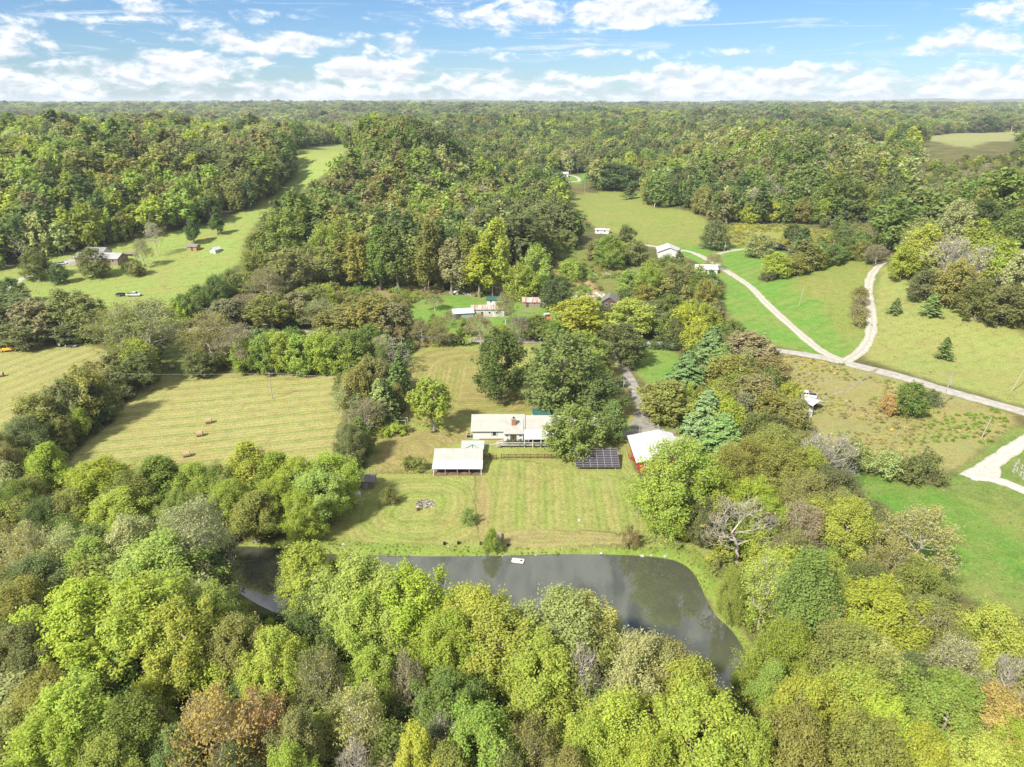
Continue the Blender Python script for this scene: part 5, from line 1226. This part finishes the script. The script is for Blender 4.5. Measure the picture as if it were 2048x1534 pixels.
# ---------------------------------------------------------------- neighbours
def brick_house():
    x, y, z = G(193, 528); r = root('brick_house', (x, y, z), 'tan brick house with grey metal roofs behind round trees', 'house', None, -.12); sh = mat('light_grey_roof', (.30, .295, .29), .5, .15, .5)
    body(11, 8, 2.9, 1.9).build('wall', BRICK_T, r); [m.build('roof', sh, r) for m in gable_roof(11, 8, 2.9, 1.9, .5)]
    MB().prism([(1, -.8), (8, -.8), (8, 2.8), (4.5, 4.4), (1, 2.8)], -11.5, 0, 'x').build('wall', BRICK_T, r); [m.build('roof', sh, r, (-11.5, .6, 0)) for m in gable_roof(11.4, 7.6, 2.9, 1.6, .4)]
    MB().prism([(7, 0), (14, 0), (14, 4.0), (10.5, 5.9), (7, 4.0)], -10.5, -1.0, 'x').build('rear_wall', W_, r); [m.build('rear_roof', ROOF_G, r, (-10.5, 7, 0)) for m in gable_roof(9.5, 7, 4.0, 1.9, .4)]
    for a in (1.5, 4.6, 8.2): window(r, a, 1.0, 1.1, 1.3)
    for a in (-9.6, -6.8, -3.2): window(r, a, 1.0, 1.1, 1.3, 1.0)
    window(r, 2.2, 1.0, 1.0, 1.5, side='s', d=11); window(r, 4.6, 1.0, 1.0, 1.5, side='s', d=11); d_ = MB().box(-1.6, -.6, .94, 1.02, .02, 2.1).build('door', W_, r); MB().box(-.8, -.72, .90, .94, 1.0, 1.1).build('handle', STEEL, d_)
    x, y, z = G(240, 512); r = root('wooden_deck', (x, y, z), 'raised wooden deck beside the gable end of the brick house', 'deck')
    for i in range(12): MB().box(i * .55, i * .55 + .5, 0, 4.5, .85, .92).build('plank', WOOD, r)
    for a in (.1, 3.2, 6.4):
        for b in (.1, 4.3): MB().box(a, a + .12, b, b + .12, -.5, 1.8).build('post', WOOD, r)
    MB().box(0, 6.6, .02, .08, 1.65, 1.75).build('rail', WOOD, r); MB().box(6.5, 6.58, .1, 4.4, 1.65, 1.75).build('rail', WOOD, r)
brick_house()
gable_house('tan_wooden_shed', 'tan wooden shed with dark roof on the pasture edge', 'shed', 375, 501, 5.0, 3.6, 2.2, .9, WOODT, ROOF_G, rz=-.18, doors=((2.0, 1.2, 1.9, WOODD),), wins=((.6, 1., .7, .7),), sidewins=((.8, 1.0, .7, .7), (2.1, 1.0, .7, .7)))
gable_house('white_shed', 'small white metal shed beside the tan wooden shed', 'shed', 420, 506, 3.4, 4.2, 1.9, .9, W_, ROOF_W, axis='y', rz=-.35, doors=((1.0, 1.3, 1.7, PALEG),))
def blk(s): return s
gable_house('grey_metal_shed', 'blue-grey metal shed with an open door by the road', 'shed', 908, 640, 7.6, 5.5, 2.6, 1.1, GREY, mat('pale_blue_roof', (.40, .44, .48), .45, .1, .5), axis='x', rz=.22, doors=((.6, 2.2, 2.2, WOODD),))
gable_house('rusty_roofed_shed', 'long white shed with rust-streaked roof beside the grey shed', 'shed', 944, 634, 12.5, 5, 3.2, 1.0, mat('peeling_white', (.46, .44, .42), .8, .35, 1.), RUST, rz=.03, doors=((3.4, 1.0, 2.1, WOODD),), wins=((6.4, 1.2, .9, 1.0), (9.2, 1.2, .9, 1.0)))
gable_house('green_roofed_shed', 'white shed with a green metal roof behind the rusty-roofed shed', 'shed', 974, 610, 6, 4.5, 2.3, .8, W_, TEAL, wins=((1.2, 1.0, .8, .8),), doors=((3.2, 1.0, 1.9, PALEG),))
gable_house('brown_shack', 'sagging brown shack with a patched roof in the junk yard', 'shed', 1046, 614, 7.0, 5, 2.3, 1.2, WOOD, RUST, rz=-.06, doors=((1.2, 1.1, 1.9, WOODD),), wins=((4.2, 1.0, .9, .8),))
gable_house('white_hut', 'tiny white hut beside the sagging brown shack', 'shed', 1074, 614, 3.4, 3, 2.0, .8, W_, ROOF_G, axis='y', doors=((1.2, .9, 1.7, GLASS),))
gable_house('white_cottage', 'white gabled cottage half hidden behind the chestnut trees', 'house', 1114, 622, 5.5, 8, 3.2, 2.0, W_, ROOF_G, axis='y', rz=.25, wins=((2.2, 1.2, 1.0, 1.2),))
gable_house('dark_roofed_house', 'dark-roofed house with an open gable behind the chestnut trees', 'house', 1203, 616, 6, 8, 2.8, 2.0, WOODD, ROOF_G, axis='y', rz=-.2, wins=((1.4, 1.0, 1.2, 1.2), (3.6, 1.0, 1.2, 1.2)))
rail_fence('board_fence', 'short grey board fence in front of the brown shack', [(1040, 626), (1049, 626), (1058, 627), (1067, 627)], 1, (.15, .45, .75, 1.05), 1.3, WOOD)
def flatbed():
    x, y, z = G(1096, 640); r = root('flatbed_truck', (x, y, z + .02), 'old truck with white cab and rusty orange flatbed', 'truck', None, R(108))
    MB().box(.9, 2.9, -1.0, 1.0, .6, 1.4).box(.9, 2.2, -.95, .95, 1.4, 2.2).build('cab', CARW, r); MB().box(2.2, 2.24, -.8, .8, 1.45, 2.1).build('windscreen', GLASS, r); MB().box(-3.4, .75, -1.1, 1.1, .85, 1.05).build('flatbed', ORA, r); MB().box(.66, .76, -1.1, 1.1, 1.05, 1.9).build('headboard', WOODD, r); MB().box(-2.8, -1.2, -.8, .8, 1.05, 1.5).build('load', ORA, r)
    for xx in (2.1, -2.2):
        for sy in (-.95, .95): wheel(r, xx, sy, .42, .28)
flatbed()
chunks('junk_pile', 935, 586, 110, 8, 3.0, 'scattered white scrap panels and boards at the foot of the hill', 'junk', (W_, WOOD, STEEL, STONE), .3, .9, .5, True)
chunks('junk_pile', 1065, 600, 90, 6, 3.5, 'heap of pale scrap behind the sagging brown shack', 'junk', (W_, WOOD, STEEL), .3, .8, .7, True)
chunks('junk_pile', 1165, 592, 200, 14, 5, 'broad spread of rubble and scrap in the cluttered yard', 'junk', (STONE, WOOD, RUST, W_), .3, .9, .5, True)
chunks('brush_pile', 1010, 580, 80, 5, 2.5, 'tan pile of earth and brush at the edge of the wood', 'brush pile', (mat('tan_earth', (.42, .30, .2), .95, .3, 1.), WOOD), .4, 1.0, .9, True)
chunks('brush_pile', 1220, 548, 70, 9, 3, 'pale scattered rocks and logs on the scrubby slope', 'brush pile', (STONE, WOOD), .3, .8, .4, True)
r = root('camper', G(1318, 638), 'white camper half hidden in bushes near the road', 'camper', None, .1); MB().box(0, 5.5, 0, 2.3, .5, 2.5).build('shell', W_, r); window(r, 1.0, 1.4, 1.2, .7); wheel(r, 2.6, .1, .35, .25)
r = root('mail_box', G(1327, 697), 'small white marker post on the lawn edge by the road', 'post'); MB().box(-.12, .12, -.12, .12, -.2, .9).build('post', W_, r); MB().box(-.18, .18, -.28, .2, .9, 1.2).build('box', W_, r)
# right-hand neighbours
gable_house('white_barn', 'large white barn on the gravel drive below the valley pasture', 'barn', 1316, 516, 11.5, 12, 3.6, 2.2, W_, ROOF_W, axis='y', rz=-.12, doors=((4.2, 3.0, 2.8, PALEG),), ov=.6)
def open_barn():
    x, y, z = G(1545, 504); r = root('open_sided_barn', (x, y, z), 'black-roofed open-sided barn on the green lawn', 'barn', None, -.08); dk = mat('charcoal_metal', (.035, .037, .045), .5); w, d, h = 7.2, 7, 2.7
    [m.build('roof', dk, r) for m in gable_roof(w, d, h, 1.5, .5, .12, 'y')]; MB().prism([(0, h - .1), (w, h - .1), (w / 2, h + 1.36)], 0, .1, 'y').build('gable', dk, r); MB().box(0, w, d - .1, d, -.4, h).build('back_wall', STEEL, r); MB().box(0, .1, 3, d - .1, -.4, h).build('side_wall', STEEL, r)
    for a in (.1, w - .1):
        for b in (.1, d * .5, d - .2): MB().box(a - .1, a + .1, b - .1, b + .1, -.4, h).build('post', dk, r)
    MB().box(.8, 2.6, 2.2, 4.6, .3, 1.2).build('stored_machine', BLACK, r)
open_barn()
r = gable_house('pale_roofed_house', 'low pale-roofed house under the bare tree beside the gravel drive', 'house', 1392, 548, 10, 7, 2.6, 1.4, W_, mat('pale_grey_roof', (.5, .48, .46), .7, .2, .8), rz=-.1, wins=((1.5, 1, 1, 1.1), (6.5, 1, 1, 1.1)), doors=((4.2, 1., 2., WOODD),))
gable_house('far_brown_house', 'far house with a reddish roof at the edge of the wood', 'house', 1062, 361, 16, 9, 2.8, 2.0, BRICK_T, mat('red_brown_roof', (.33, .20, .17), .9, .2, 1.), wins=((3, 1, 1.4, 1.2), (9, 1, 1.4, 1.2)), doors=((6.5, 1.1, 2.1, W_),))
gable_house('far_white_house', 'far white house above the curving drive', 'house', 1120, 354, 8, 7, 3., 1.6, W_, ROOF_W, wins=((2, 1, 1.2, 1.2), (5, 1, 1.2, 1.2)))
gable_house('red_field_shed', 'small red shed with a white roof at the corner of the valley pasture', 'shed', 1120, 397, 6, 4, 2.2, .9, mat('orange_red', (.50, .14, .07), .8), ROOF_W, doors=((2.4, 1.4, 1.9, W_),))
gable_house('white_trailer_home', 'white trailer home among bushes beside the valley pasture', 'trailer home', 1190, 467, 8.5, 4, 2.5, .5, W_, ROOF_W, rz=-.3, wins=((1.2, 1.1, 1., .9), (5.4, 1.1, 1., .9)), doors=((3.4, .9, 2., PALEG),))
def corner_carport():
    x, y, z = G(1624, 826); r = root('white_carport', (x, y, z), 'open white carport in the weedy lot', 'carport', None, .5); prof = [(0, 2.0), (.25, 2.35), (2.4, 3.0), (4.6, 2.35), (4.85, 2.0)]
    MB().prism(prof + [(u * .985 + .03, q - .08) for u, q in prof[::-1]], 0, 5.2).build('roof', ROOF_W, r)
    for a in (.08, 4.75):
        for b in (.1, 2.6, 5.1): MB().box(a - .05, a + .05, b - .05, b + .05, -.4, 2.05).build('post', STEEL, r)
    MB().box(.6, 4.2, .8, 4.4, -.1, .9).build('stored_junk', WOODD, r)
corner_carport()
gable_house('grey_roofed_shed', 'small pale shed with grey shingle roof against the white carport', 'shed', 1601, 834, 3.2, 3.6, 2.2, 1.1, mat('pale_siding', (.55, .56, .58), .7), ROOF_G, axis='y', rz=.1, doors=((1.0, 1.0, 1.8, W_),))
r = root('satellite_dish', G(1796, 872), 'white satellite dish on a thin post in the weedy lot', 'dish'); MB().bar((0, 0, -.2), (0, 0, 2.6), .05).build('post', POLE, r)
o = MB().bar((0, -.35, .5), (0, -.22, .62), .38, 14, .12).build('dish', W_, r)
gs = MB().prism([(-.35, -.1), (.35, -.1), (.35, .7), (.2, .85), (-.2, .85), (-.35, .7)], -.09, .09, 'y').mesh('slab', STONE); gb = MB().box(-.5, .5, -.22, .22, -.12, .08).mesh('base', STONE)
for a, b in ((2036, 925), (2030, 932), (2033, 941), (2043, 936), (2040, 950), (2046, 957), (2026, 943), (2047, 945)):
    r = root('gravestone', G(a, b), 'pale gravestone in the grass inside the gravel loop', 'gravestone', 'gravestones', 1.2); link('slab', gs, r); link('base', gb, r)

# ---------------------------------------------------------------- poles and wires
TIPS = {}
def pole(key, bx, by, ty, label, lean=0., cross=True, transformer=False, tx=None, rad=.15):
    x, y, z = G(bx, by); h = z_at_row(ty, y) - z; dx = 0 if tx is None else (tx - bx) / FPX * depth(y, z + h)
    r = root('power_pole', (x, y, z), label, 'power pole'); MB().bar((0, 0, -.6), (dx, 0, h), rad, 8, rad * .7).build('shaft', POLE, r)
    if cross: MB().box(dx - 1.1, dx + 1.1, -.14, -.04, h - .55, h - .42).build('crossarm', WOOD, r); [MB().bar((dx + s, -.09, h - .42), (dx + s, -.09, h - .22), .05, 6).build('insulator', STONE, r) for s in (-1, 0.5, 1)]
    if transformer: MB().bar((dx * .8 + .32, -.05, h * .66), (dx * .8 + .32, -.05, h * .66 + .95), .26, 12).build('transformer', STEEL, r)
    TIPS[key] = Vector((x + dx, y, z + h - .25))
pole('field', 545, 798, 744, 'brown power pole standing in the middle hay field')
pole('drive', 1246, 787, 758, 'power pole with transformer beside the concrete drive', transformer=True, cross=True)
pole('lot', 1880, 813, 746, 'leaning power pole with transformer beside the dark bush', transformer=True, tx=1890)
pole('lot2', 1961, 878, 833, 'pale leaning pole at the corner of the weedy lot', tx=1972, cross=False)
pole('ditch', 2022, 783, 726, 'leaning pole in the ditch below the sloping hay field', tx=2040, cross=False)
pole('lawn', 1597, 613, 572, 'bare pale pole in the middle of the green lawn', tx=1602, cross=False)
pole('black', 1445, 516, 483, 'pale pole at the fork of the gravel drive', tx=1448, cross=False, transformer=True)
pole('brick', 122, 512, 476, 'pole with transformer beside the brick house', tx=117, cross=False, transformer=True)
pole('junk', 985, 600, 556, 'pole standing behind the green-roofed shed', cross=False)
pole('valley', 1209, 452, 418, 'thin pole low in the valley pasture', tx=1211, cross=False)
pole('valley2', 1169, 384, 360, 'thin pole at the far edge of the valley pasture', cross=False)
pole('far', 1141, 358, 340, 'far pole beside the curving drive', cross=False)
pole('barnpole', 1278, 873, 853, 'thin dark post at the edge of the parking pad', cross=False, rad=.08)
def wire(a, b, label, off=0., sag=1.2):
    m = MB(); p, q = a + Vector((off, 0, 0)), b + Vector((off, 0, 0)); n = 18; pr = None
    for i in range(n + 1):
        t = i / n; c = p.lerp(q, t) - Vector((0, 0, sag * 4 * t * (1 - t)))
        if pr is not None: m.bar(pr, c, .022, 4)
        pr = c
    return tag(m.build('power_line', STEEL), label, 'power line', 'power lines')
wire(TIPS['field'], TIPS['drive'], 'thin power line sagging across the back lawn', -1., 1.5); wire(TIPS['field'], TIPS['drive'], 'thin power line sagging across the back lawn', 1., 1.5)
far_l = Vector((-150, TIPS['field'].y + 4, TIPS['field'].z + 1)); wire(far_l, TIPS['field'], 'thin power line over the two hay fields', 0., 1.5)
wire(TIPS['drive'], TIPS['lot'], 'thin power line over the wood strip to the weedy lot', 0., 2.0)

# ground kept free of wild growth around everything built
BUILT = []
bpy.context.view_layer.update()
for o in list(COL.objects):
    if 'label' in o and o.get('category') not in ('tree', 'bush', 'power line') and o.parent is None:
        pts = [c.matrix_world @ Vector(b) for c in o.children for b in c.bound_box] or [o.matrix_world.translation]
        xs = [p.x for p in pts]; ys = [p.y for p in pts]; BUILT.append((min(xs), max(xs), min(ys), max(ys)))

# ================================================================ woods (far-off masses)
def scatter_group():
    ng = bpy.data.node_groups.new('scatter', 'GeometryNodeTree'); N = ng.nodes; L = ng.links
    ng.interface.new_socket('Geometry', in_out='INPUT', socket_type='NodeSocketGeometry')
    ng.interface.new_socket('Plants', in_out='INPUT', socket_type='NodeSocketCollection')
    ng.interface.new_socket('Geometry', in_out='OUTPUT', socket_type='NodeSocketGeometry')
    gi = N.new('NodeGroupInput'); go = N.new('NodeGroupOutput'); ci = N.new('GeometryNodeCollectionInfo')
    ci.inputs['Separate Children'].default_value = True; ci.inputs['Reset Children'].default_value = True; L.new(gi.outputs[1], ci.inputs['Collection'])
    ip = N.new('GeometryNodeInstanceOnPoints'); L.new(gi.outputs[0], ip.inputs['Points']); L.new(ci.outputs[0], ip.inputs['Instance'])
    ip.inputs['Pick Instance'].default_value = True
    def na(n, t):
        a = N.new('GeometryNodeInputNamedAttribute'); a.data_type = t; a.inputs['Name'].default_value = n; return a.outputs['Attribute']
    L.new(na('kind', 'INT'), ip.inputs['Instance Index']); L.new(na('rot', 'FLOAT_VECTOR'), ip.inputs['Rotation']); L.new(na('scl', 'FLOAT_VECTOR'), ip.inputs['Scale'])
    L.new(ip.outputs[0], go.inputs[0]); return ng
NG = scatter_group()
def lib_collection(name, meshes):
    c = bpy.data.collections.new(name)
    for i, me in enumerate(meshes): c.objects.link(bpy.data.objects.new(f'{name}_{i:02d}', me))
    return c
def scatter(name, pts, knd, scl, tint, coll, label, cat):
    n = len(pts); me = bpy.data.meshes.new(name); me.vertices.add(n); me.vertices.foreach_set('co', np.asarray(pts, np.float32).ravel())
    a = me.attributes.new('kind', 'INT', 'POINT'); a.data.foreach_set('value', np.asarray(knd, np.int32))
    rot = np.c_[rng.normal(0, .05, n), rng.normal(0, .05, n), rng.random(n) * 6.283]
    for nm, v in (('rot', rot), ('scl', scl), ('tint', tint)):
        a = me.attributes.new(nm, 'FLOAT_VECTOR', 'POINT'); a.data.foreach_set('vector', np.asarray(v, np.float32).ravel())
    o = link(name, me); md = o.modifiers.new('scatter', 'NODES'); md.node_group = NG
    md[[s.identifier for s in NG.interface.items_tree if s.name == 'Plants'][0]] = coll
    kind(o, 'stuff'); tag(o, label, cat); return o
def far_meshes(f=1, g=1.0):
    L = []
    for i in range(4): L.append(broadleaf('wood_round', 'round', 101 + i, 110 * f, 1300 * f, .56 * g, M_BARK, far=True))
    for i in range(3): L.append(broadleaf('wood_tall', 'tall', 111 + i, 100 * f, 1150 * f, .54 * g, M_BARK, far=True))
    for i in range(2): L.append(broadleaf('wood_loose', 'loose', 121 + i, 100 * f, 1100 * f, .52 * g, M_PALE, .9, far=True))
    L.append(bare('wood_bare', 131, M_PALE, 120, 140, .5, far=True)); L.append(conifer('wood_cedar', 141, 3.6, 60, 12, .75, far=True, droop=.02))
    return L
FAR = lib_collection('wood', far_meshes())
def cleared(x, y, margin=0.):
    m = np.zeros(x.shape, bool)
    for nm, P, *_ in ZW: m |= sdist(x, y, P) > -margin
    m |= sdist(x, y, POND) > -1.5
    for x0, x1, y0, y1 in BUILT: m |= (x > x0 - 2.5) & (x < x1 + 2.5) & (y > y0 - 6 - margin) & (y < y1 + 2)
    for nm, (P, w) in ROADS.items():
        for i in range(0, len(P), 2): m |= (x - P[i, 0]) ** 2 + (y - P[i, 1]) ** 2 < (w / 2 + 3.0) ** 2
    return m
EXTRA_CLEAR = [wpoly('1090,352 1140,347 1182,346 1182,364 1150,368 1100,362')]
def jgrid(y0, y1, s, jit=.42, k=.80, pad_=40):
    ny = int((y1 - y0) / s); out = []
    for j in range(ny):
        y = y0 + (j + .5) * s; hw = k * y + pad_; nx = int(2 * hw / s)
        out.append(np.c_[np.linspace(-hw, hw, nx) + (s / 2 if j % 2 else 0), np.full(nx, y)])
    P = np.concatenate(out); return P + rng.uniform(-jit, jit, P.shape) * s
W_PAL = np.array([PAL[c][0] for c in 'DGKOLYBP']) * 1.9
def tints(x, y, mix):
    """species mix drifting over the land"""
    n = len(x); w = np.tile(np.array(mix, float), (n, 1))
    for i in range(8): w[:, i] *= np.exp(13 * (fbm(x / 48 + 13 * i, y / 70 + 29 * i, 3) - .5))
    c = np.cumsum(w / w.sum(1, keepdims=True), 1); k = (rng.random((n, 1)) > c).sum(1).clip(0, 7)
    t = W_PAL[k] * (1 + rng.normal(0, .09, (n, 1))) * (1 + rng.normal(0, .035, (n, 3))); return np.clip(t, .012, .6)
PXZ = [np.array([tuple(map(float, a.split(','))) for a in s_.split()]) for n_, s_, *_ in ZONES if n_ in ('strip', 'left', 'valley', 'lawn', 'rise', 'rightfield', 'farfield', 'hay', 'bigright', 'weedlot', 'fargrass', 'square')]
PXZ.append(np.array([(458, 1094), (600, 1104), (1000, 1112), (1330, 1116), (1398, 1160), (1432, 1235), (1488, 1300), (1488, 1338), (1330, 1280), (1225, 1275), (1180, 1210), (1050, 1195), (1000, 1185), (900, 1165), (800, 1130), (640, 1112), (560, 1130), (522, 1188), (478, 1170)], float))
def to_px(x, y, z):
    cp, sp = math.cos(PITCH), math.sin(PITCH); dz = z - CAM_H; d = y * cp - dz * sp; return 1024 + FPX * x / d, 767 - FPX * (y * sp + dz * cp) / d
def keep_views(P, H):
    """no tree grows where it would stand before one of the open fields"""
    z = hgt(P[:, 0], P[:, 1]); k = np.ones(len(P), bool)
    for f, o in ((.3, -.24), (.3, .24), (.6, -.3), (.6, .3), (.8, -.24), (.8, .24), (1.0, 0), (1.12, 0)):
        u, v = to_px(P[:, 0] + o * H, P[:, 1], z + H * f)
        for q in PXZ: k &= ~in_poly(u, v, q)
    return P[k]
def wood(name, P, H, label, mix, sc_w=1.0, near_excl=True, cedar=.04, bare_p=.02, coll=None):
    P = keep_views(P, H); x, y = P[:, 0], P[:, 1]; z = hgt(x, y); n = len(P)
    r = rng.random(n); k = rng.integers(0, 7, n); k = np.where(rng.random(n) < .15, rng.integers(7, 9, n), k); k = np.where(r < bare_p, 9, k); k = np.where(r > 1 - cedar, 10, k)
    h = H * (.72 + .56 * fbm(x / 60 + 70, y / 60, 2)) * (1 + rng.normal(0, .20, n)).clip(.5, 1.5) / 14.0; w = h * sc_w * rng.uniform(.8, 1.55, n)
    t = tints(x, y, mix); t[k == 10] = np.array(PAL['D'][0]) * rng.uniform(.8, 1.3, ((k == 10).sum(), 1))
    return scatter(name, np.c_[x, y, z - .2], k, np.c_[w, w, h], t, coll or FAR, label, 'wood')
# middle distance
# look-alikes in one stand are told apart by the tree that grows next to each
def neighbour_labels():
    from collections import Counter
    cnt = Counter(m[0]['label'] for m in META); xy = np.array([m[0].location[:2] for m in META])
    for i, (o, k, c) in enumerate(META):
        if cnt[o['label']] < 2: continue
        d = np.hypot(*(xy - xy[i]).T); best = None
        for j in np.argsort(d)[1:9]:
            q, k2, c2 = META[j]
            if (k2, c2) != (k, c) and q.get('group') == o.get('group') and d[j] < 16: best = (k2, c2); break
        if best is None: continue
        w = FORM[best[0]].split(' with')[0]; w = w if best[0] == 'bare' else f'{PAL[best[1]][1]} {w}'; art = 'an' if w[0] in 'aeiou' else 'a'
        s = f"{o['label']}, next to {art} {w}"
        if len(s.split()) <= 16: o['label'] = s
        else:
            s = f"{o['label']}, next to {art} {PAL[best[1]][1]} tree"
            if len(s.split()) <= 16 and best[0] != 'bare': o['label'] = s
neighbour_labels()
def size_labels():
    sets = {}
    for m in META: sets.setdefault(m[0]['label'], []).append(m[0])
    for lb, os_ in sets.items():
        if len(os_) < 2 or len(lb.split()) > 15: continue
        os_.sort(key=lambda o: o.scale[0])
        if os_[-1].scale[0] > os_[0].scale[0] * 1.12: os_[-1]['label'] = 'broad ' + lb; os_[0]['label'] = 'slender ' + lb
size_labels()
TR = np.array(TREES)
def off_trees(P, f=.55):
    keep = np.ones(len(P), bool)
    for tx, ty, r in TR: keep &= (P[:, 0] - tx) ** 2 + (P[:, 1] - ty) ** 2 > (r * f) ** 2
    return keep
A = jgrid(225, 640, 6.6); A = A[~cleared(A[:, 0], A[:, 1], .8)]; A = A[off_trees(A)]
def px_side(P, x_line):     # which side of a plan line through the camera
    return P[:, 0] / P[:, 1] < (x_line - 1024) / FPX / math.cos(PITCH)
rough = np.zeros(len(A), bool)
low = (A[:, 1] < 330) | (sdist(A[:, 0], A[:, 1], wpoly('1020,700 1020,600 1090,510 1290,480 1440,560 1480,640 1500,700')) > 0)
low |= sdist(A[:, 0], A[:, 1], wpoly('1420,460 1660,450 1800,440 2048,380 2048,300 1830,300 1800,420 1760,520 1640,540 1560,520')) > 0
Ah = A[~low]; Al = A[low]
left = Ah[:, 0] < -175
wood('wood', Ah[left], 17, 'dense green and yellow-green wood on the left hillside beyond the brick house', [.8, 1.4, .5, 1.0, 2.2, 2.0, .2, .5])
mid_ = (~left) & (Ah[:, 0] < 60)
wood('wood', Ah[mid_], 17, 'dark green wood covering the rounded hill in the middle', [2.0, 2.0, 1.2, .8, .6, .3, .25, .25])
wood('wood', Ah[(~left) & ~mid_], 16, 'mixed green and brown wood around the valley pasture', [1.3, 1.4, 1.1, 1.3, .7, .6, .5, .4], bare_p=.05)
keep = rng.random(len(Al)) < .62
wood('scrub_wood', Al[keep], 5.8, 'low olive and brown scrub filling ground between roads and fields', [.5, 1.0, 1.0, 1.6, 1.1, 1.0, .8, .7], 1.2, bare_p=.07)
# far country
B = jgrid(640, 1500, 8.6, k=.78); B = B[~cleared(B[:, 0], B[:, 1], 2)]
for ec in EXTRA_CLEAR: B = B[sdist(B[:, 0], B[:, 1], ec) < 0]
wood('far_wood', B, 17, 'unbroken mixed forest rolling away beyond the pastures', [1.7, 1.8, 1.1, 1.1, .7, .5, .35, .35], 1.05)
D_ = jgrid(1500, 6500, 27, k=.76); D_ = D_[rng.random(len(D_)) < .97]
fld = fbm(D_[:, 0] / 330 + 7, D_[:, 1] / 330, 2) > .66; D_ = D_[~(fld & (D_[:, 1] > 2200))]
wood('horizon_wood', D_, 20, 'hazy forest stretching to the horizon', [1.6, 1.7, 1.0, 1.0, .7, .6, .3, .35], 2.3, cedar=0, bare_p=0)
# undergrowth of the near woods
def shrub_meshes():
    L = [broadleaf('undergrowth_bush', 'shrub', 201 + i, 44, 620, .25, M_BARK, far=True) for i in range(4)]; return L
SH = lib_collection('undergrowth', shrub_meshes())
U = np.concatenate([jgrid(44, 150, 2.5, k=.80, pad_=30), jgrid(150, 330, 3.4, k=.78, pad_=20)]); U = U[~cleared(U[:, 0], U[:, 1], -.3)]; U = keep_views(U, 3.0)
n = len(U); hh = rng.uniform(.35, 1.0, n); tt = tints(U[:, 0], U[:, 1], [1.2, 1.4, 1.4, 1.2, .5, .4, .8, .2]) * .85
scatter('undergrowth', np.c_[U, hgt(U[:, 0], U[:, 1]) - .15], rng.integers(0, 4, n), np.c_[hh * 1.1, hh * 1.1, hh], tt, SH, 'dark leafy undergrowth beneath the near trees', 'undergrowth')
# weeds, goldenrod and tussocks of the unmown ground
def in_zone(P, names, m=0.):
    k = np.zeros(len(P), bool)
    for nm, Q, *_ in ZW:
        if nm in names: k |= sdist(P[:, 0], P[:, 1], Q) > m
    return k
def weeds(name, zones, sp, y0, y1, hs, cols, wts, label, thr=0., patch=14.):
    P = jgrid(y0, y1, sp, jit=.9, k=.80, pad_=10); P = P[in_zone(P, zones)]; f = fbm(P[:, 0] / patch + 3, P[:, 1] / patch + 8, 3); P = P[(f > thr) & (rng.random(len(P)) < .85)]
    n = len(P); g = fbm(P[:, 0] / 16 + 50, P[:, 1] / 16 + 20, 2) + rng.normal(0, .12, n); q = np.argsort(np.argsort(g)) / max(n, 1); k = np.searchsorted(np.cumsum(wts) / np.sum(wts), q).clip(0, len(cols) - 1)
    h = rng.uniform(hs[0], hs[1], n) * (.6 + .8 * f[(f > thr)][:n] if False else 1.0); t = np.array(cols)[k] * (1 + rng.normal(0, .15, (n, 1)))
    return scatter(name, np.c_[P, hgt(P[:, 0], P[:, 1]) - .05], rng.integers(0, 4, n), np.c_[h * 1.5, h * 1.5, h], np.clip(t, .01, .8), SH, label, 'weeds')
weeds('weeds', ('weedlot',), 1.25, 150, 270, (.05, .19), [(.26, .40, .06), (.38, .40, .12), (.54, .48, .22), (.42, .34, .20), (.62, .56, .06)], [3, 3, 5, 1.5, .6], 'tangled tan and green weeds in the lot by the road', .50)
weeds('goldenrod', ('weeds',), 1.8, 330, 520, (.12, .34), [(.56, .52, .08), (.36, .42, .10), (.44, .42, .15)], [1.2, 3, 2], 'yellow goldenrod above the green lawn', .35)
weeds('scrub_weeds', ('scrub', 'roadside', 'junkdirt'), 2.0, 225, 480, (.12, .42), [(.24, .40, .08), (.36, .40, .10), (.48, .42, .18)], [4, 3, 2], 'patchy green weeds around the junk yard', .47)
weeds('bank_weeds', ('bank',), .7, 75, 140, (.03, .08), [(.27, .38, .08), (.34, .40, .08), (.38, .36, .13)], [4, 4, 1], 'bright tussocky grass along the pond bank', .42, 5.)
weeds('pasture_tussocks', ('bigright', 'rise', 'rightfield', 'left', 'valley', 'verge'), 2.6, 90, 480, (.03, .08), [(.26, .46, .07), (.40, .50, .12), (.54, .50, .22)], [4, 3, 2], 'scattered tussocks of taller grass on the pastures', .50, 20.)
# saplings between the near trees
S_ = jgrid(46, 225, 5.6, k=.80, pad_=30); S_ = S_[~cleared(S_[:, 0], S_[:, 1], 1.0)]; S_ = S_[off_trees(S_, .35)]
wood('saplings', S_, 8.0, 'small trees and saplings filling the gaps in the near wood', [.6, 1.4, 1.0, 1.6, 1.4, 1.4, .4, .4], 1.0, coll=lib_collection('sapling', far_meshes(4, .42)))

# ================================================================ air
def make_haze():
    me = MB().box(-9000, 9000, -500, 14500, -8, 140).mesh('haze', None); m = bpy.data.materials.new('haze_air'); m.use_nodes = True; nt = m.node_tree; nt.nodes.clear()
    v = nt.nodes.new('ShaderNodeVolumePrincipled'); v.inputs['Color'].default_value = (.80, .88, 1.0, 1); v.inputs['Density'].default_value = HAZE; v.inputs['Anisotropy'].default_value = .1
    o = nt.nodes.new('ShaderNodeOutputMaterial'); nt.links.new(v.outputs[0], o.inputs['Volume']); me.materials.append(m)
    return kind(link('haze', me), 'stuff')
HAZE = 0.8e-4
HZ = make_haze(); tag(HZ, 'thin pale blue haze over the whole valley', 'haze')
